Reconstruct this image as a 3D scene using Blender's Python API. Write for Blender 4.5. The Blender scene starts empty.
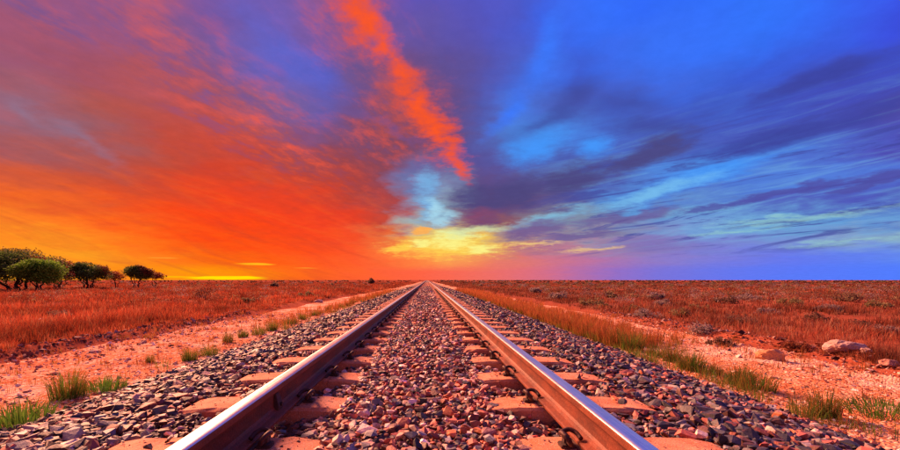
import bpy, bmesh, math, random
import numpy as np
from mathutils import Vector, Matrix, noise as mnoise

R = math.radians
scene = bpy.context.scene
C = scene.collection

# ------------------------------------------------------------------ camera
CAM_Z = 1.12          # eye height above the plain (0.7 m above the sleepers)
cam_d = bpy.data.cameras.new("camera")
cam = bpy.data.objects.new("camera", cam_d)
C.objects.link(cam)
cam.location = (0.047, 0.0, CAM_Z)
cam.rotation_euler = (R(90), 0, 0)
cam_d.sensor_width = 36.0
cam_d.lens = 36.0 * 428.0 / 900.0        # a 17 mm wide angle
cam_d.shift_x = 23.0 / 900.0
cam_d.shift_y = 55.0 / 900.0
cam_d.clip_start = 0.05
cam_d.clip_end = 12000
scene.camera = cam

# ------------------------------------------------------------------ exposure
EXPOSURE = 1.45
vs = scene.view_settings
vs.view_transform = 'Standard'
vs.look = 'None'
vs.exposure = EXPOSURE
vs.gamma = 1.0
vs.use_curve_mapping = False

# ------------------------------------------------------------------ sun
SUN_AZ, SUN_EL = -40.0, 30.0             # ahead left, set above the setting sun and softer, to brighten the foreground
sun_d = bpy.data.lights.new("sun", 'SUN')
sun_d.energy = 5.0
sun_d.angle = R(20)
sun_d.color = (1.0, 0.40, 0.22)
sun = bpy.data.objects.new("sun", sun_d)
C.objects.link(sun)
sd = Vector((math.sin(R(SUN_AZ)) * math.cos(R(SUN_EL)), math.cos(R(SUN_AZ)) * math.cos(R(SUN_EL)), math.sin(R(SUN_EL))))
sun.rotation_euler = sd.to_track_quat('Z', 'Y').to_euler()
sun.location = (0, 0, 50)

# ------------------------------------------------------------------ sky
def lin(v):
    v /= 255.0
    return v / 12.92 if v <= 0.04045 else ((v + 0.055) / 1.055) ** 2.4

def rgb(h):
    return (lin(int(h[0:2], 16)), lin(int(h[2:4], 16)), lin(int(h[4:6], 16)), 1.0)

SKY_AZ = [-180, -120, -80, -60, -47.5, -43.3, -39.1, -34.9, -30.7, -26.5, -22.3, -18.1, -13.9, -9.7, -5.5, -1.3, 2.9, 7.1, 11.3, 15.5, 19.7, 23.9, 28.1, 32.3, 36.5, 40.7, 44.9, 49.1, 62, 80, 120, 180]
SKY_EL = [0, 1, 2.3, 4, 5.8, 7.8, 10, 12.4, 15, 18, 21.5, 25.5, 30, 36, 60]
SKY = [  # one row per elevation, one sRGB colour per azimuth
    [(166, 92, 140), (166, 92, 140), (225, 138, 62), (244, 158, 42), (255, 170, 30), (255, 163, 28), (255, 146, 22), (255, 144, 16), (255, 150, 9), (255, 150, 2), (255, 132, 9), (255, 109, 21), (255, 98, 33), (255, 95, 46), (255, 97, 57), (255, 99, 67), (250, 104, 81), (242, 109, 96), (231, 110, 114), (214, 110, 136), (180, 110, 170), (149, 111, 198), (123, 115, 218), (110, 117, 230), (97, 120, 243), (90, 122, 248), (85, 123, 252), (80, 125, 255), (98, 118, 232), (120, 110, 202), (166, 92, 140), (166, 92, 140)],
    [(164, 92, 140), (164, 92, 140), (223, 137, 62), (243, 157, 42), (255, 169, 30), (255, 163, 28), (255, 148, 23), (255, 144, 16), (255, 148, 9), (255, 149, 2), (255, 132, 9), (255, 109, 21), (255, 98, 33), (255, 95, 46), (255, 97, 57), (255, 99, 67), (250, 104, 81), (242, 109, 96), (231, 110, 114), (214, 110, 136), (180, 110, 170), (149, 111, 198), (124, 115, 217), (111, 118, 229), (99, 120, 241), (92, 121, 247), (86, 123, 251), (81, 125, 254), (98, 118, 231), (119, 110, 202), (164, 92, 140), (164, 92, 140)],
    [(160, 92, 140), (160, 92, 140), (220, 134, 62), (242, 151, 42), (255, 162, 30), (255, 162, 30), (255, 158, 30), (255, 139, 26), (255, 122, 19), (255, 105, 10), (255, 97, 13), (255, 89, 20), (255, 87, 31), (255, 90, 43), (255, 107, 54), (255, 130, 65), (253, 156, 79), (243, 132, 90), (229, 120, 109), (214, 116, 131), (194, 114, 156), (169, 117, 178), (146, 122, 197), (130, 125, 213), (117, 123, 225), (102, 121, 238), (97, 127, 240), (100, 138, 236), (111, 127, 218), (127, 115, 193), (160, 92, 140), (160, 92, 140)],
    [(156, 92, 140), (156, 92, 140), (216, 125, 63), (240, 139, 43), (255, 147, 31), (255, 146, 30), (255, 139, 29), (255, 117, 21), (255, 99, 16), (255, 84, 12), (255, 78, 15), (255, 76, 20), (254, 77, 29), (252, 84, 40), (253, 119, 57), (254, 168, 73), (255, 199, 85), (240, 168, 96), (203, 125, 116), (183, 117, 139), (178, 126, 153), (164, 133, 166), (138, 125, 190), (123, 126, 205), (120, 136, 211), (119, 139, 211), (132, 160, 201), (136, 171, 197), (143, 157, 184), (147, 136, 170), (156, 92, 140), (156, 92, 140)],
    [(152, 92, 140), (152, 92, 140), (212, 116, 64), (239, 124, 45), (255, 130, 34), (255, 127, 33), (255, 114, 29), (254, 95, 21), (254, 82, 16), (255, 73, 13), (254, 70, 16), (253, 69, 22), (249, 70, 29), (244, 76, 39), (239, 116, 62), (236, 192, 102), (237, 204, 105), (220, 174, 102), (166, 118, 121), (149, 121, 149), (151, 140, 161), (140, 138, 169), (121, 141, 197), (114, 155, 213), (113, 167, 217), (106, 164, 216), (98, 151, 213), (92, 126, 202), (106, 126, 193), (121, 115, 176), (152, 92, 140), (152, 92, 140)],
    [(147, 92, 140), (147, 92, 140), (201, 102, 66), (228, 104, 48), (244, 104, 37), (246, 103, 34), (234, 92, 37), (243, 81, 27), (248, 72, 21), (252, 67, 17), (250, 66, 20), (248, 66, 26), (241, 64, 32), (229, 63, 38), (198, 72, 57), (161, 178, 178), (158, 143, 145), (158, 80, 87), (135, 87, 106), (135, 133, 148), (125, 144, 172), (106, 135, 188), (102, 148, 207), (98, 143, 209), (91, 126, 201), (83, 100, 191), (79, 86, 185), (77, 86, 186), (91, 86, 175), (109, 88, 164), (147, 92, 140), (147, 92, 140)],
    [(142, 92, 140), (142, 92, 140), (175, 88, 98), (192, 86, 75), (202, 85, 62), (210, 88, 56), (206, 83, 54), (216, 77, 43), (228, 71, 35), (238, 67, 30), (238, 65, 31), (235, 64, 33), (219, 64, 40), (197, 65, 50), (167, 69, 73), (123, 149, 187), (139, 169, 189), (117, 75, 114), (108, 77, 121), (100, 86, 137), (90, 95, 160), (85, 141, 216), (84, 125, 210), (82, 119, 209), (80, 121, 213), (82, 125, 218), (83, 123, 218), (80, 104, 205), (93, 107, 196), (109, 102, 178), (142, 92, 140), (142, 92, 140)],
    [(136, 92, 140), (136, 92, 140), (150, 88, 115), (157, 86, 102), (161, 85, 94), (168, 89, 92), (173, 86, 84), (186, 78, 65), (195, 72, 54), (211, 66, 42), (211, 66, 43), (205, 67, 47), (192, 67, 53), (173, 66, 62), (148, 69, 83), (109, 127, 180), (123, 136, 177), (99, 77, 135), (94, 79, 141), (89, 83, 150), (83, 85, 160), (81, 102, 185), (81, 128, 213), (80, 147, 234), (79, 136, 228), (79, 119, 213), (78, 95, 195), (80, 75, 178), (91, 80, 173), (106, 84, 163), (136, 92, 140), (136, 92, 140)],
    [(130, 92, 140), (130, 92, 140), (142, 100, 136), (148, 104, 134), (151, 106, 133), (153, 97, 115), (151, 94, 108), (173, 84, 81), (193, 74, 59), (201, 71, 54), (194, 71, 60), (180, 73, 69), (162, 71, 77), (149, 68, 78), (134, 70, 90), (106, 104, 160), (110, 88, 146), (89, 82, 153), (85, 93, 170), (81, 102, 184), (78, 103, 190), (77, 102, 191), (75, 98, 185), (74, 94, 188), (74, 90, 191), (73, 88, 188), (75, 78, 177), (80, 75, 165), (89, 79, 162), (102, 83, 155), (130, 92, 140), (130, 92, 140)],
    [(130, 92, 140), (130, 92, 140), (143, 90, 121), (150, 89, 111), (154, 88, 105), (157, 94, 111), (170, 84, 81), (181, 81, 75), (188, 77, 70), (191, 77, 70), (177, 81, 87), (157, 82, 105), (131, 81, 122), (125, 75, 109), (129, 71, 94), (122, 73, 101), (111, 75, 120), (87, 90, 166), (77, 126, 214), (75, 141, 233), (74, 127, 222), (74, 108, 204), (72, 91, 189), (67, 87, 187), (66, 94, 198), (66, 83, 190), (67, 78, 188), (65, 80, 197), (79, 82, 182), (95, 85, 168), (130, 92, 140), (130, 92, 140)],
    [(130, 92, 140), (130, 92, 140), (148, 88, 127), (157, 86, 120), (163, 85, 116), (159, 84, 111), (163, 81, 101), (175, 83, 92), (174, 82, 94), (168, 82, 99), (146, 89, 129), (121, 94, 158), (104, 90, 167), (122, 79, 126), (130, 76, 106), (124, 74, 108), (107, 75, 127), (83, 90, 174), (75, 122, 226), (75, 101, 195), (72, 86, 176), (70, 96, 202), (67, 104, 221), (62, 102, 221), (60, 92, 213), (58, 93, 219), (58, 92, 228), (60, 80, 224), (74, 84, 207), (92, 87, 185), (130, 92, 140), (130, 92, 140)],
    [(130, 92, 140), (130, 92, 140), (141, 88, 132), (147, 86, 128), (150, 85, 125), (150, 85, 128), (151, 85, 129), (164, 85, 118), (154, 86, 126), (132, 87, 144), (113, 93, 172), (96, 98, 197), (91, 95, 195), (108, 84, 146), (121, 81, 129), (118, 79, 131), (101, 79, 150), (87, 84, 171), (75, 97, 202), (65, 115, 238), (63, 94, 210), (61, 105, 232), (58, 113, 246), (55, 114, 250), (52, 115, 251), (53, 111, 249), (57, 99, 242), (60, 80, 230), (74, 84, 213), (92, 87, 190), (130, 92, 140), (130, 92, 140)],
    [(130, 92, 140), (130, 92, 140), (141, 88, 132), (147, 86, 128), (150, 85, 125), (150, 85, 128), (152, 85, 134), (175, 89, 119), (161, 88, 130), (117, 86, 161), (108, 91, 178), (116, 93, 178), (137, 89, 154), (143, 85, 138), (119, 85, 155), (104, 85, 168), (95, 85, 181), (86, 85, 187), (76, 90, 203), (63, 100, 230), (58, 108, 244), (54, 111, 251), (51, 106, 250), (50, 108, 250), (50, 114, 250), (53, 112, 250), (57, 99, 242), (60, 80, 230), (74, 84, 213), (92, 87, 190), (130, 92, 140), (130, 92, 140)],
    [(130, 92, 140), (130, 92, 140), (141, 88, 132), (147, 86, 128), (150, 85, 125), (150, 85, 128), (152, 85, 134), (175, 89, 119), (161, 88, 130), (117, 86, 161), (110, 90, 175), (127, 93, 167), (161, 86, 129), (146, 85, 144), (111, 85, 176), (92, 85, 192), (85, 85, 195), (85, 88, 198), (80, 91, 205), (67, 95, 218), (59, 104, 238), (54, 109, 250), (51, 106, 250), (50, 108, 250), (50, 114, 250), (53, 112, 250), (57, 99, 242), (60, 80, 230), (74, 84, 213), (92, 87, 190), (130, 92, 140), (130, 92, 140)],
]
SKY.append([(135, 85, 130) if a < 0 else (100, 95, 180) for a in SKY_AZ])
SKY[-1][-1] = SKY[-1][0]
PUFFS = [(-30.98, 26.28, 10.45, 3.91, -20.9), (-23.6, 20.11, 16.36, 4.6, -32.2), (-10.2, 30.39, 7.13, 4.41, -0.0), (-5.6, 20.41, 7.29, 4.91, -0.0), (-41.37, 24.34, 3.4, 1.5, -0.0)]
BODIES = [
    ([(2.74, 25.02, 13.2, 6.33, -71.1), (3.21, 21.05, 9.61, 5.31, -77.1)], '58508c', 0.9, 0.7, 0.35),
    ([(-8.9, 30.78, 6.75, 5.32, -41.6), (-3.88, 24.44, 5.25, 5.12, -55.2), (-4.28, 19.86, 5.97, 3.55, -8.9), (-0.27, 20.5, 5.6, 5.73, -46.3)], 'c8503c', 1.3, 3.2, 0.6),
    ([(-10.2, 32.96, 4.62, 3.71, -22.4), (-7.85, 30.65, 4.87, 3.48, -36.7), (-5.47, 28.76, 3.94, 3.15, -42.6), (-4.14, 27.35, 2.26, 2.54, -53.8), (-3.08, 25.01, 3.57, 2.18, -55.9), (-0.94, 21.89, 3.45, 2.53, -45.7), (-0.4, 20.97, 5.21, 2.83, -52.6), (0.67, 19.31, 4.81, 3.29, -41.7), (3.14, 16.99, 4.73, 2.47, -53.0), (4.48, 14.56, 3.28, 1.18, -61.3)], 'ec4c30', 1.3, 3.6, 0.92),
    ([(-10.2, 32.96, 4.62, 3.71, -22.4), (-7.85, 30.65, 4.87, 3.48, -36.7), (-5.47, 28.76, 3.94, 3.15, -42.6), (-4.14, 27.35, 2.26, 2.54, -53.8), (-3.08, 25.01, 3.57, 2.18, -55.9), (-0.94, 21.89, 3.45, 2.53, -45.7), (-0.4, 20.97, 5.21, 2.83, -52.6), (0.67, 19.31, 4.81, 3.29, -41.7), (3.14, 16.99, 4.73, 2.47, -53.0), (4.48, 14.56, 3.28, 1.18, -61.3)], 'ff5a22', 1.5, 2.4, 0.9),
    ([(0.4, 9.94, 2.67, 3.39, -19.4), (0.13, 12.77, 2.41, 2.29, -0.0)], '78b4e6', 0.9, 1.8, 0.8),
    ([(1.2, 9.29, 2.13, 2.09, -19.5), (2.54, 8.1, 2.4, 1.57, -0.0)], 'aadcf0', 0.9, 1.8, 0.9),
    ([(4.08, 4.66, 11.05, 2.12, 1.8), (3.74, 4.53, 5.06, 1.86, -0.0), (-3.28, 4.47, 3.34, 1.2, 11.3)], 'ffd450', 0.9, 2.4, 0.85),
    ([(3.34, 4.93, 4.54, 1.19, -0.0), (7.06, 4.11, 2.9, 0.79, -0.0), (-0.94, 4.94, 2.14, 0.66, -0.0), (3.74, 5.59, 4.0, 0.93, -0.0)], 'fcf58c', 0.8, 2.2, 0.85),
    ([(5.74, 6.37, 6.36, 1.05, 6.0)], 'd2e6b4', 0.8, 1.0, 0.7),
    ([(-0.67, 6.79, 1.87, 0.53, -0.0)], 'ffaf50', 0.5, 1.2, 0.9),
    ([(14.16, 16.41, 6.01, 2.4, 17.1), (21.55, 16.47, 3.47, 1.6, 14.8), (32.05, 11.2, 10.96, 1.74, 13.5)], '4496fa', 0.9, 0.9, 0.92),
    ([(10.85, 21.02, 5.77, 1.98, 49.3), (15.41, 27.39, 7.14, 2.42, 61.5)], '3c78fc', 1.1, 0.7, 0.85),
    ([(15.41, 7.82, 9.09, 1.01, 13.5), (27.78, 10.08, 9.4, 1.26, 12.8), (32.53, 7.74, 7.31, 0.66, 3.3)], '80c4e6', 1.0, 1.4, 0.7),
    ([(10.2, 10.93, 10.27, 3.05, 13.8), (19.08, 12.75, 7.77, 2.65, 15.6), (6.8, 10.51, 4.75, 3.34, -0.0), (26.99, 14.59, 6.97, 2.22, 19.3), (6.73, 8.32, 4.43, 2.08, 12.4)], '4c467e', 0.8, 1.7, 0.88),
    ([(6.6, 8.19, 5.36, 1.56, 15.5)], '9a4a62', 1.0, 1.0, 0.6),
    ([(16.03, 19.93, 8.93, 1.62, 23.4), (19.67, 22.47, 4.26, 2.81, 9.1), (25.65, 20.6, 6.51, 2.32, -4.6), (27.52, 17.81, 7.22, 1.72, -11.6)], '404a9c', 1.1, 1.8, 0.75),
    ([(13.53, 6.35, 6.87, 1.28, 12.9), (24.83, 7.61, 7.94, 1.19, 5.6), (19.67, 5.53, 6.19, 0.87, 3.0)], '6c5896', 0.6, 1.2, 0.75),
    ([(26.46, 4.19, 7.5, 1.67, -0.0)], '7c6cb4', 0.9, 1.0, 0.6),
    ([(39.91, 14.57, 11.84, 1.73, 7.9), (42.56, 18.91, 7.58, 1.15, 6.1)], '3c429a', 0.8, 1.8, 0.75),
    ([(39.91, 8.91, 7.6, 0.7, 7.3), (45.33, 8.96, 3.52, 0.64, 11.8), (34.17, 8.03, 5.05, 0.54, 7.9)], '504ea4', 0.6, 1.4, 0.85),
    ([(-43.21, 16.15, 5.05, 1.3, -31.7), (-39.03, 14.35, 6.31, 1.03, -33.1)], '8c7896', 1.3, 0.5, 0.6),
    ([(-18.35, 27.28, 8.44, 2.55, -26.9), (-16.53, 26.23, 3.2, 1.65, -0.0)], '5c64cc', 1.0, 0.9, 0.6),
    ([(41.07, 6.23, 9.63, 0.5, 3.0), (43.98, 3.8, 5.31, 0.48, 3.3), (36.18, 5.44, 6.66, 0.43, 4.1)], '98ccc8', 1.0, 2.4, 0.6),
    ([(14.48, 4.53, 5.26, 0.52, 3.6), (20.85, 3.87, 4.51, 0.37, 6.1)], 'f0c880', 0.9, 2.2, 0.75),
]
WISPS = [
    (-24.94, 0.29, 5.07, 0.27, 'ffe400', 0.95),
    (-30.98, 0.37, 3.55, 0.14, 'ffc000', 0.7),
    (-21.55, 1.99, 3.01, 0.19, 'ffc81e', 0.75),
    (-15.91, 1.54, 2.23, 0.13, 'ffac32', 0.5),
    (-31.47, 2.51, 2.53, 0.13, 'ffb43c', 0.4),
]

world = bpy.data.worlds.new("World")
scene.world = world
world.use_nodes = True
wt = world.node_tree
for n in list(wt.nodes):
    wt.nodes.remove(n)

class NT:
    """small expression builder for shader nodes"""
    def __init__(self, tree):
        self.t = tree
    def put(self, sock, v):
        if isinstance(v, bpy.types.NodeSocket):
            self.t.links.new(v, sock)
        else:
            sock.default_value = v
    def m(self, op, a, b=0.0, c=0.0, clamp=False):
        n = self.t.nodes.new('ShaderNodeMath'); n.operation = op; n.use_clamp = clamp
        self.put(n.inputs[0], a); self.put(n.inputs[1], b); self.put(n.inputs[2], c)
        return n.outputs[0]
    def sstep(self, v, a, b):
        n = self.t.nodes.new('ShaderNodeMapRange'); n.interpolation_type = 'SMOOTHSTEP'
        self.put(n.inputs['Value'], v); self.put(n.inputs['From Min'], a); self.put(n.inputs['From Max'], b)
        return n.outputs['Result']
    def mix(self, f, a, b, mode='MIX'):
        n = self.t.nodes.new('ShaderNodeMix'); n.data_type = 'RGBA'; n.blend_type = mode
        self.put(n.inputs[0], f); self.put(n.inputs[6], a); self.put(n.inputs[7], b)
        return n.outputs[2]
    def xyz(self, x, y, z=0.0):
        n = self.t.nodes.new('ShaderNodeCombineXYZ')
        self.put(n.inputs[0], x); self.put(n.inputs[1], y); self.put(n.inputs[2], z)
        return n.outputs[0]
    def noise(self, vec, scale, detail=4.0, rough=0.55, dist=0.0, out=0):
        n = self.t.nodes.new('ShaderNodeTexNoise')
        self.put(n.inputs['Vector'], vec); n.inputs['Scale'].default_value = scale
        n.inputs['Detail'].default_value = detail; n.inputs['Roughness'].default_value = rough
        n.inputs['Distortion'].default_value = dist
        return n.outputs[out]
    def ramp(self, f, stops, interp='LINEAR'):
        n = self.t.nodes.new('ShaderNodeValToRGB'); self.put(n.inputs[0], f)
        r = n.color_ramp; r.interpolation = interp
        r.elements[0].position = stops[0][0]; r.elements[0].color = stops[0][1]
        r.elements[1].position = stops[-1][0]; r.elements[1].color = stops[-1][1]
        for p, c in stops[1:-1]:
            e = r.elements.new(p); e.color = c
        return n.outputs[0]

g = NT(wt)
tc = wt.nodes.new('ShaderNodeTexCoord')
sep = wt.nodes.new('ShaderNodeSeparateXYZ')
wt.links.new(tc.outputs['Generated'], sep.inputs[0])
dx, dy, dz = sep.outputs
DEG = 180.0 / math.pi
az0 = g.m('MULTIPLY', g.m('ARCTAN2', dx, dy), DEG)
el0 = g.m('MULTIPLY', g.m('ARCSINE', dz), DEG)
dirv = tc.outputs['Generated']
# the cloud deck seen in perspective
den = g.m('ADD', g.m('MAXIMUM', dz, 0.0), 0.14)
deck = g.xyz(g.m('DIVIDE', dx, den), g.m('DIVIDE', dy, den), 0.0)
nB = g.noise(deck, 2.6, 5, 0.6, out=1)
sB = wt.nodes.new('ShaderNodeSeparateColor'); wt.links.new(nB, sB.inputs[0])
# ragged edges: the look-up wanders with the clouds' own turbulence
damp = g.sstep(el0, 0.0, 7.0)
wa = g.m('MULTIPLY', g.m('SUBTRACT', sB.outputs[0], 0.5), g.m('ADD', g.m('MULTIPLY', damp, 8.0), 3.0))
we = g.m('MULTIPLY', g.m('SUBTRACT', sB.outputs[1], 0.5), g.m('MULTIPLY', damp, 6.0))
az = g.m('ADD', az0, wa)
el = g.m('ADD', el0, we)
u = g.m('DIVIDE', g.m('ADD', az, 180.0), 360.0)

col = None
for i, (e, row) in enumerate(zip(SKY_EL, SKY)):
    r = g.ramp(u, [((a + 180.0) / 360.0, (lin(h[0]), lin(h[1]), lin(h[2]), 1.0)) for a, h in zip(SKY_AZ, row)])
    col = r if col is None else g.mix(g.sstep(el, SKY_EL[i - 1], e), col, r)

def blob(V, a0, e0, sa, se, rot=0.0):
    """elongated cloud body centred on a direction; 1 in the middle, 0.5 at its rim, 0 at twice the rim"""
    n = wt.nodes.new('ShaderNodeMapping'); n.vector_type = 'TEXTURE'
    wt.links.new(V, n.inputs[0])
    n.inputs[1].default_value = (a0, e0, 0); n.inputs[2].default_value = (0, 0, R(rot)); n.inputs[3].default_value = (2 * sa, 2 * se, 1)
    l = wt.nodes.new('ShaderNodeTexGradient'); l.gradient_type = 'SPHERICAL'
    wt.links.new(n.outputs[0], l.inputs[0])
    return l.outputs[1]

def union(V, items):
    o = None
    for p in items:
        d = blob(V, *p)
        o = d if o is None else g.m('MAXIMUM', o, d)
    return g.m('SUBTRACT', g.m('MULTIPLY', o, 2.0), 1.0)

# streaky textures laid along the wind
stR = g.noise(g.xyz(g.m('MULTIPLY', az0, 0.045), g.m('MULTIPLY', g.m('SUBTRACT', el0, g.m('MULTIPLY', az0, 0.10)), 0.50), 3.7), 2.0, 5, 0.64, 0.9)
stL = g.noise(g.xyz(g.m('MULTIPLY', az0, 0.05), g.m('MULTIPLY', g.m('ADD', el0, g.m('MULTIPLY', az0, 0.28)), 0.30), 8.1), 2.0, 4, 0.6, 0.8)
nF = g.noise(deck, 12.0, 5, 0.68)
nM = g.noise(deck, 4.0, 3, 0.60)

# mottled salmon puffs on the left
reg = union(g.xyz(az, el), PUFFS)
wm = g.m('ADD', 0.12, g.m('MULTIPLY', g.m('MULTIPLY', g.sstep(reg, -0.5, 0.7), 0.88), g.m('SUBTRACT', 1.0, g.sstep(az0, 2.0, 8.0))))
wm = g.m('MULTIPLY', wm, g.m('MULTIPLY', g.sstep(el0, 5.0, 11.0), g.m('SUBTRACT', 1.0, g.sstep(az0, 0.0, 6.0))))
sd_ = wt.nodes.new('ShaderNodeSeparateXYZ'); wt.links.new(deck, sd_.inputs[0])
nL = g.noise(g.xyz(g.m('SUBTRACT', sd_.outputs[0], g.m('MULTIPLY', sd_.outputs[1], 0.33)), g.m('MULTIPLY', sd_.outputs[1], 0.50), 5.0), 9.0, 5, 0.68)
tex = g.m('ADD', g.m('MULTIPLY', nM, 0.35), g.m('MULTIPLY', nL, 0.65))
puffcol = g.ramp(g.sstep(el0, 6.0, 26.0), [(0.0, rgb('ff5526')), (0.5, rgb('f85a3c')), (1.0, rgb('dc5c58'))])
col = g.mix(g.m('MULTIPLY', g.m('MULTIPLY', g.m('SUBTRACT', 1.0, g.sstep(tex, 0.38, 0.52)), wm), 0.62), col, g.ramp(g.sstep(el0, 8.0, 22.0), [(0.0, rgb('a04440')), (1.0, rgb('6c5496'))]))
col = g.mix(g.m('MULTIPLY', g.m('MULTIPLY', g.sstep(tex, 0.46, 0.68), wm), 0.85), col, puffcol)

# streaks right: dark slate bars over the pale blue
bandR = g.m('MULTIPLY', g.sstep(az0, 8.0, 24.0), g.m('MULTIPLY', g.sstep(el0, 2.0, 4.5), g.m('SUBTRACT', 1.0, g.sstep(el0, 10.0, 22.0))))
bar = g.m('MULTIPLY', g.sstep(stR, 0.52, 0.62), bandR)
col = g.mix(g.m('MULTIPLY', bar, 0.75), col, rgb('42469c'))
gap = g.m('MULTIPLY', g.m('SUBTRACT', 1.0, g.sstep(stR, 0.30, 0.50)), bandR)
col = g.mix(g.m('MULTIPLY', gap, 0.30), col, rgb('82c4e8'))
# long faint streaks left
bandL = g.m('MULTIPLY', g.m('SUBTRACT', 1.0, g.sstep(az0, -12.0, 0.0)), g.m('SUBTRACT', 1.0, g.sstep(el0, 8.0, 16.0)))
slm = g.m('MULTIPLY', g.m('SUBTRACT', stL, 0.5), bandL)
col = g.mix(g.m('MULTIPLY', g.m('MAXIMUM', slm, 0.0), 1.5, clamp=True), col, rgb('ff6a22'))
col = g.mix(g.m('MULTIPLY', g.m('MAXIMUM', g.m('MULTIPLY', slm, -1.0), 0.0), 1.6, clamp=True), col, rgb('b83c28'))

# distinct bodies
vb = g.xyz(g.m('ADD', az0, g.m('MULTIPLY', wa, 0.55)), g.m('ADD', el0, g.m('MULTIPLY', we, 0.55)))
mixn = g.m('SUBTRACT', g.m('ADD', g.m('MULTIPLY', nM, 0.45), g.m('MULTIPLY', nF, 0.55)), 0.5)
for items, colour, soft, amt, strength in BODIES:
    b = union(vb, items)
    f = g.m('ADD', b, g.m('MULTIPLY', mixn, amt))
    col = g.mix(g.m('MULTIPLY', g.sstep(f, 0.0, soft), strength), col, rgb(colour))

# horizon glow cloudlets where the sun goes down
wisp = g.noise(g.xyz(g.m('MULTIPLY', az0, 0.07), g.m('MULTIPLY', el0, 0.9), 1.3), 2.2, 3, 0.55, 0.4)
v0 = g.xyz(az0, el0)
for a0, e0, sa, se, colour, st in WISPS:
    b = union(v0, [(a0, e0, sa, se)])
    f = g.m('ADD', b, g.m('MULTIPLY', g.m('SUBTRACT', wisp, 0.5), 1.6))
    col = g.mix(g.m('MULTIPLY', g.sstep(f, 0.05, 0.6), st), col, rgb(colour))

# fine brightness grain of the cloud deck
fine = g.m('ADD', 0.86, g.m('MULTIPLY', nF, 0.28))
col = g.mix(1.0, col, g.xyz(fine, fine, fine), 'MULTIPLY')

bg_c = wt.nodes.new('ShaderNodeBackground'); wt.links.new(col, bg_c.inputs[0])
bg_c.inputs[1].default_value = 2.0 ** -EXPOSURE
sky = wt.nodes.new('ShaderNodeTexSky'); sky.sky_type = 'NISHITA'; sky.sun_disc = False
sky.sun_elevation = R(SUN_EL); sky.sun_rotation = R(SUN_AZ)
bg_n = wt.nodes.new('ShaderNodeBackground'); wt.links.new(sky.outputs[0], bg_n.inputs[0])
bg_n.inputs[1].default_value = 0.05
mixs = wt.nodes.new('ShaderNodeMixShader'); mixs.inputs[0].default_value = 0.998   # cloud cover over the clear sky
wt.links.new(bg_n.outputs[0], mixs.inputs[1]); wt.links.new(bg_c.outputs[0], mixs.inputs[2])
wo = wt.nodes.new('ShaderNodeOutputWorld'); wt.links.new(mixs.outputs[0], wo.inputs[0])
world.cycles.sampling_method = 'MANUAL'
world.cycles.sample_map_resolution = 512

scene.cycles.max_bounces = 5
scene.cycles.diffuse_bounces = 3
scene.cycles.glossy_bounces = 3
scene.cycles.transmission_bounces = 4
scene.cycles.transparent_max_bounces = 6
scene.cycles.caustics_reflective = False
scene.cycles.caustics_refractive = False

# ------------------------------------------------------------------ helpers
random.seed(11)
rng = np.random.default_rng(5)

def link(o):
    C.objects.link(o); return o

def mesh_obj(name, me, mat=None, parent=None):
    o = bpy.data.objects.new(name, me); link(o)
    if mat is not None and len(me.materials) == 0:
        me.materials.append(mat)
    if parent is not None:
        o.parent = parent
    return o

def empty(name, loc=(0, 0, 0), rz=0.0):
    o = bpy.data.objects.new(name, None); link(o)
    o.location = loc; o.rotation_euler = (0, 0, rz); o.empty_display_size = 0.2
    return o

def tag(o, label=None, cat=None, group=None, kind=None):
    if label: o['label'] = label
    if cat: o['category'] = cat
    if group: o['group'] = group
    if kind: o['kind'] = kind
    return o

def np_mesh(name, verts, faces_flat, loop_totals, cols=None, smooth=False):
    """fast mesh from numpy arrays; cols = one RGB per vertex"""
    me = bpy.data.meshes.new(name)
    verts = np.ascontiguousarray(verts, dtype=np.float32)
    nl = len(faces_flat); nf = len(loop_totals)
    me.vertices.add(len(verts)); me.vertices.foreach_set('co', verts.ravel())
    me.loops.add(nl); me.loops.foreach_set('vertex_index', np.asarray(faces_flat, dtype=np.int32))
    me.polygons.add(nf)
    starts = np.concatenate(([0], np.cumsum(loop_totals)[:-1])).astype(np.int32)
    me.polygons.foreach_set('loop_start', starts)
    try:
        me.polygons.foreach_set('loop_total', np.asarray(loop_totals, dtype=np.int32))
    except Exception:
        pass
    me.polygons.foreach_set('use_smooth', np.full(nf, smooth, dtype=bool))
    if cols is not None:
        a = me.color_attributes.new('tint', 'FLOAT_COLOR', 'POINT')
        c4 = np.ones((len(verts), 4), dtype=np.float32); c4[:, :3] = cols
        a.data.foreach_set('color', c4.ravel())
    me.update(calc_edges=True)
    return me

def fbm(x, y, s=1.0, o=3, z=0.0):
    v = 0.0; a = 1.0; t = 0.0
    for i in range(o):
        v += a * mnoise.noise((x * s, y * s, z + i * 7.3)); t += a; a *= 0.5; s *= 2.1
    return v / t

# ------------------------------------------------------------------ materials
def new_mat(name):
    m = bpy.data.materials.new(name); m.use_nodes = True
    t = m.node_tree
    b = t.nodes['Principled BSDF']
    return m, NT(t), b

def obj_coord(nt):
    n = nt.t.nodes.new('ShaderNodeTexCoord'); return n.outputs['Object']

def world_coord(nt):
    n = nt.t.nodes.new('ShaderNodeNewGeometry'); return n.outputs['Position']

def bump(nt, b, h, strength=0.5, dist=0.01):
    n = nt.t.nodes.new('ShaderNodeBump'); n.inputs['Strength'].default_value = strength
    n.inputs['Distance'].default_value = dist
    nt.put(n.inputs['Height'], h); nt.t.links.new(n.outputs[0], b.inputs['Normal'])

def attr(nt, name='tint'):
    n = nt.t.nodes.new('ShaderNodeAttribute'); n.attribute_name = name; return n.outputs['Color']

def c3(*v): return (v[0], v[1], v[2], 1.0)

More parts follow.
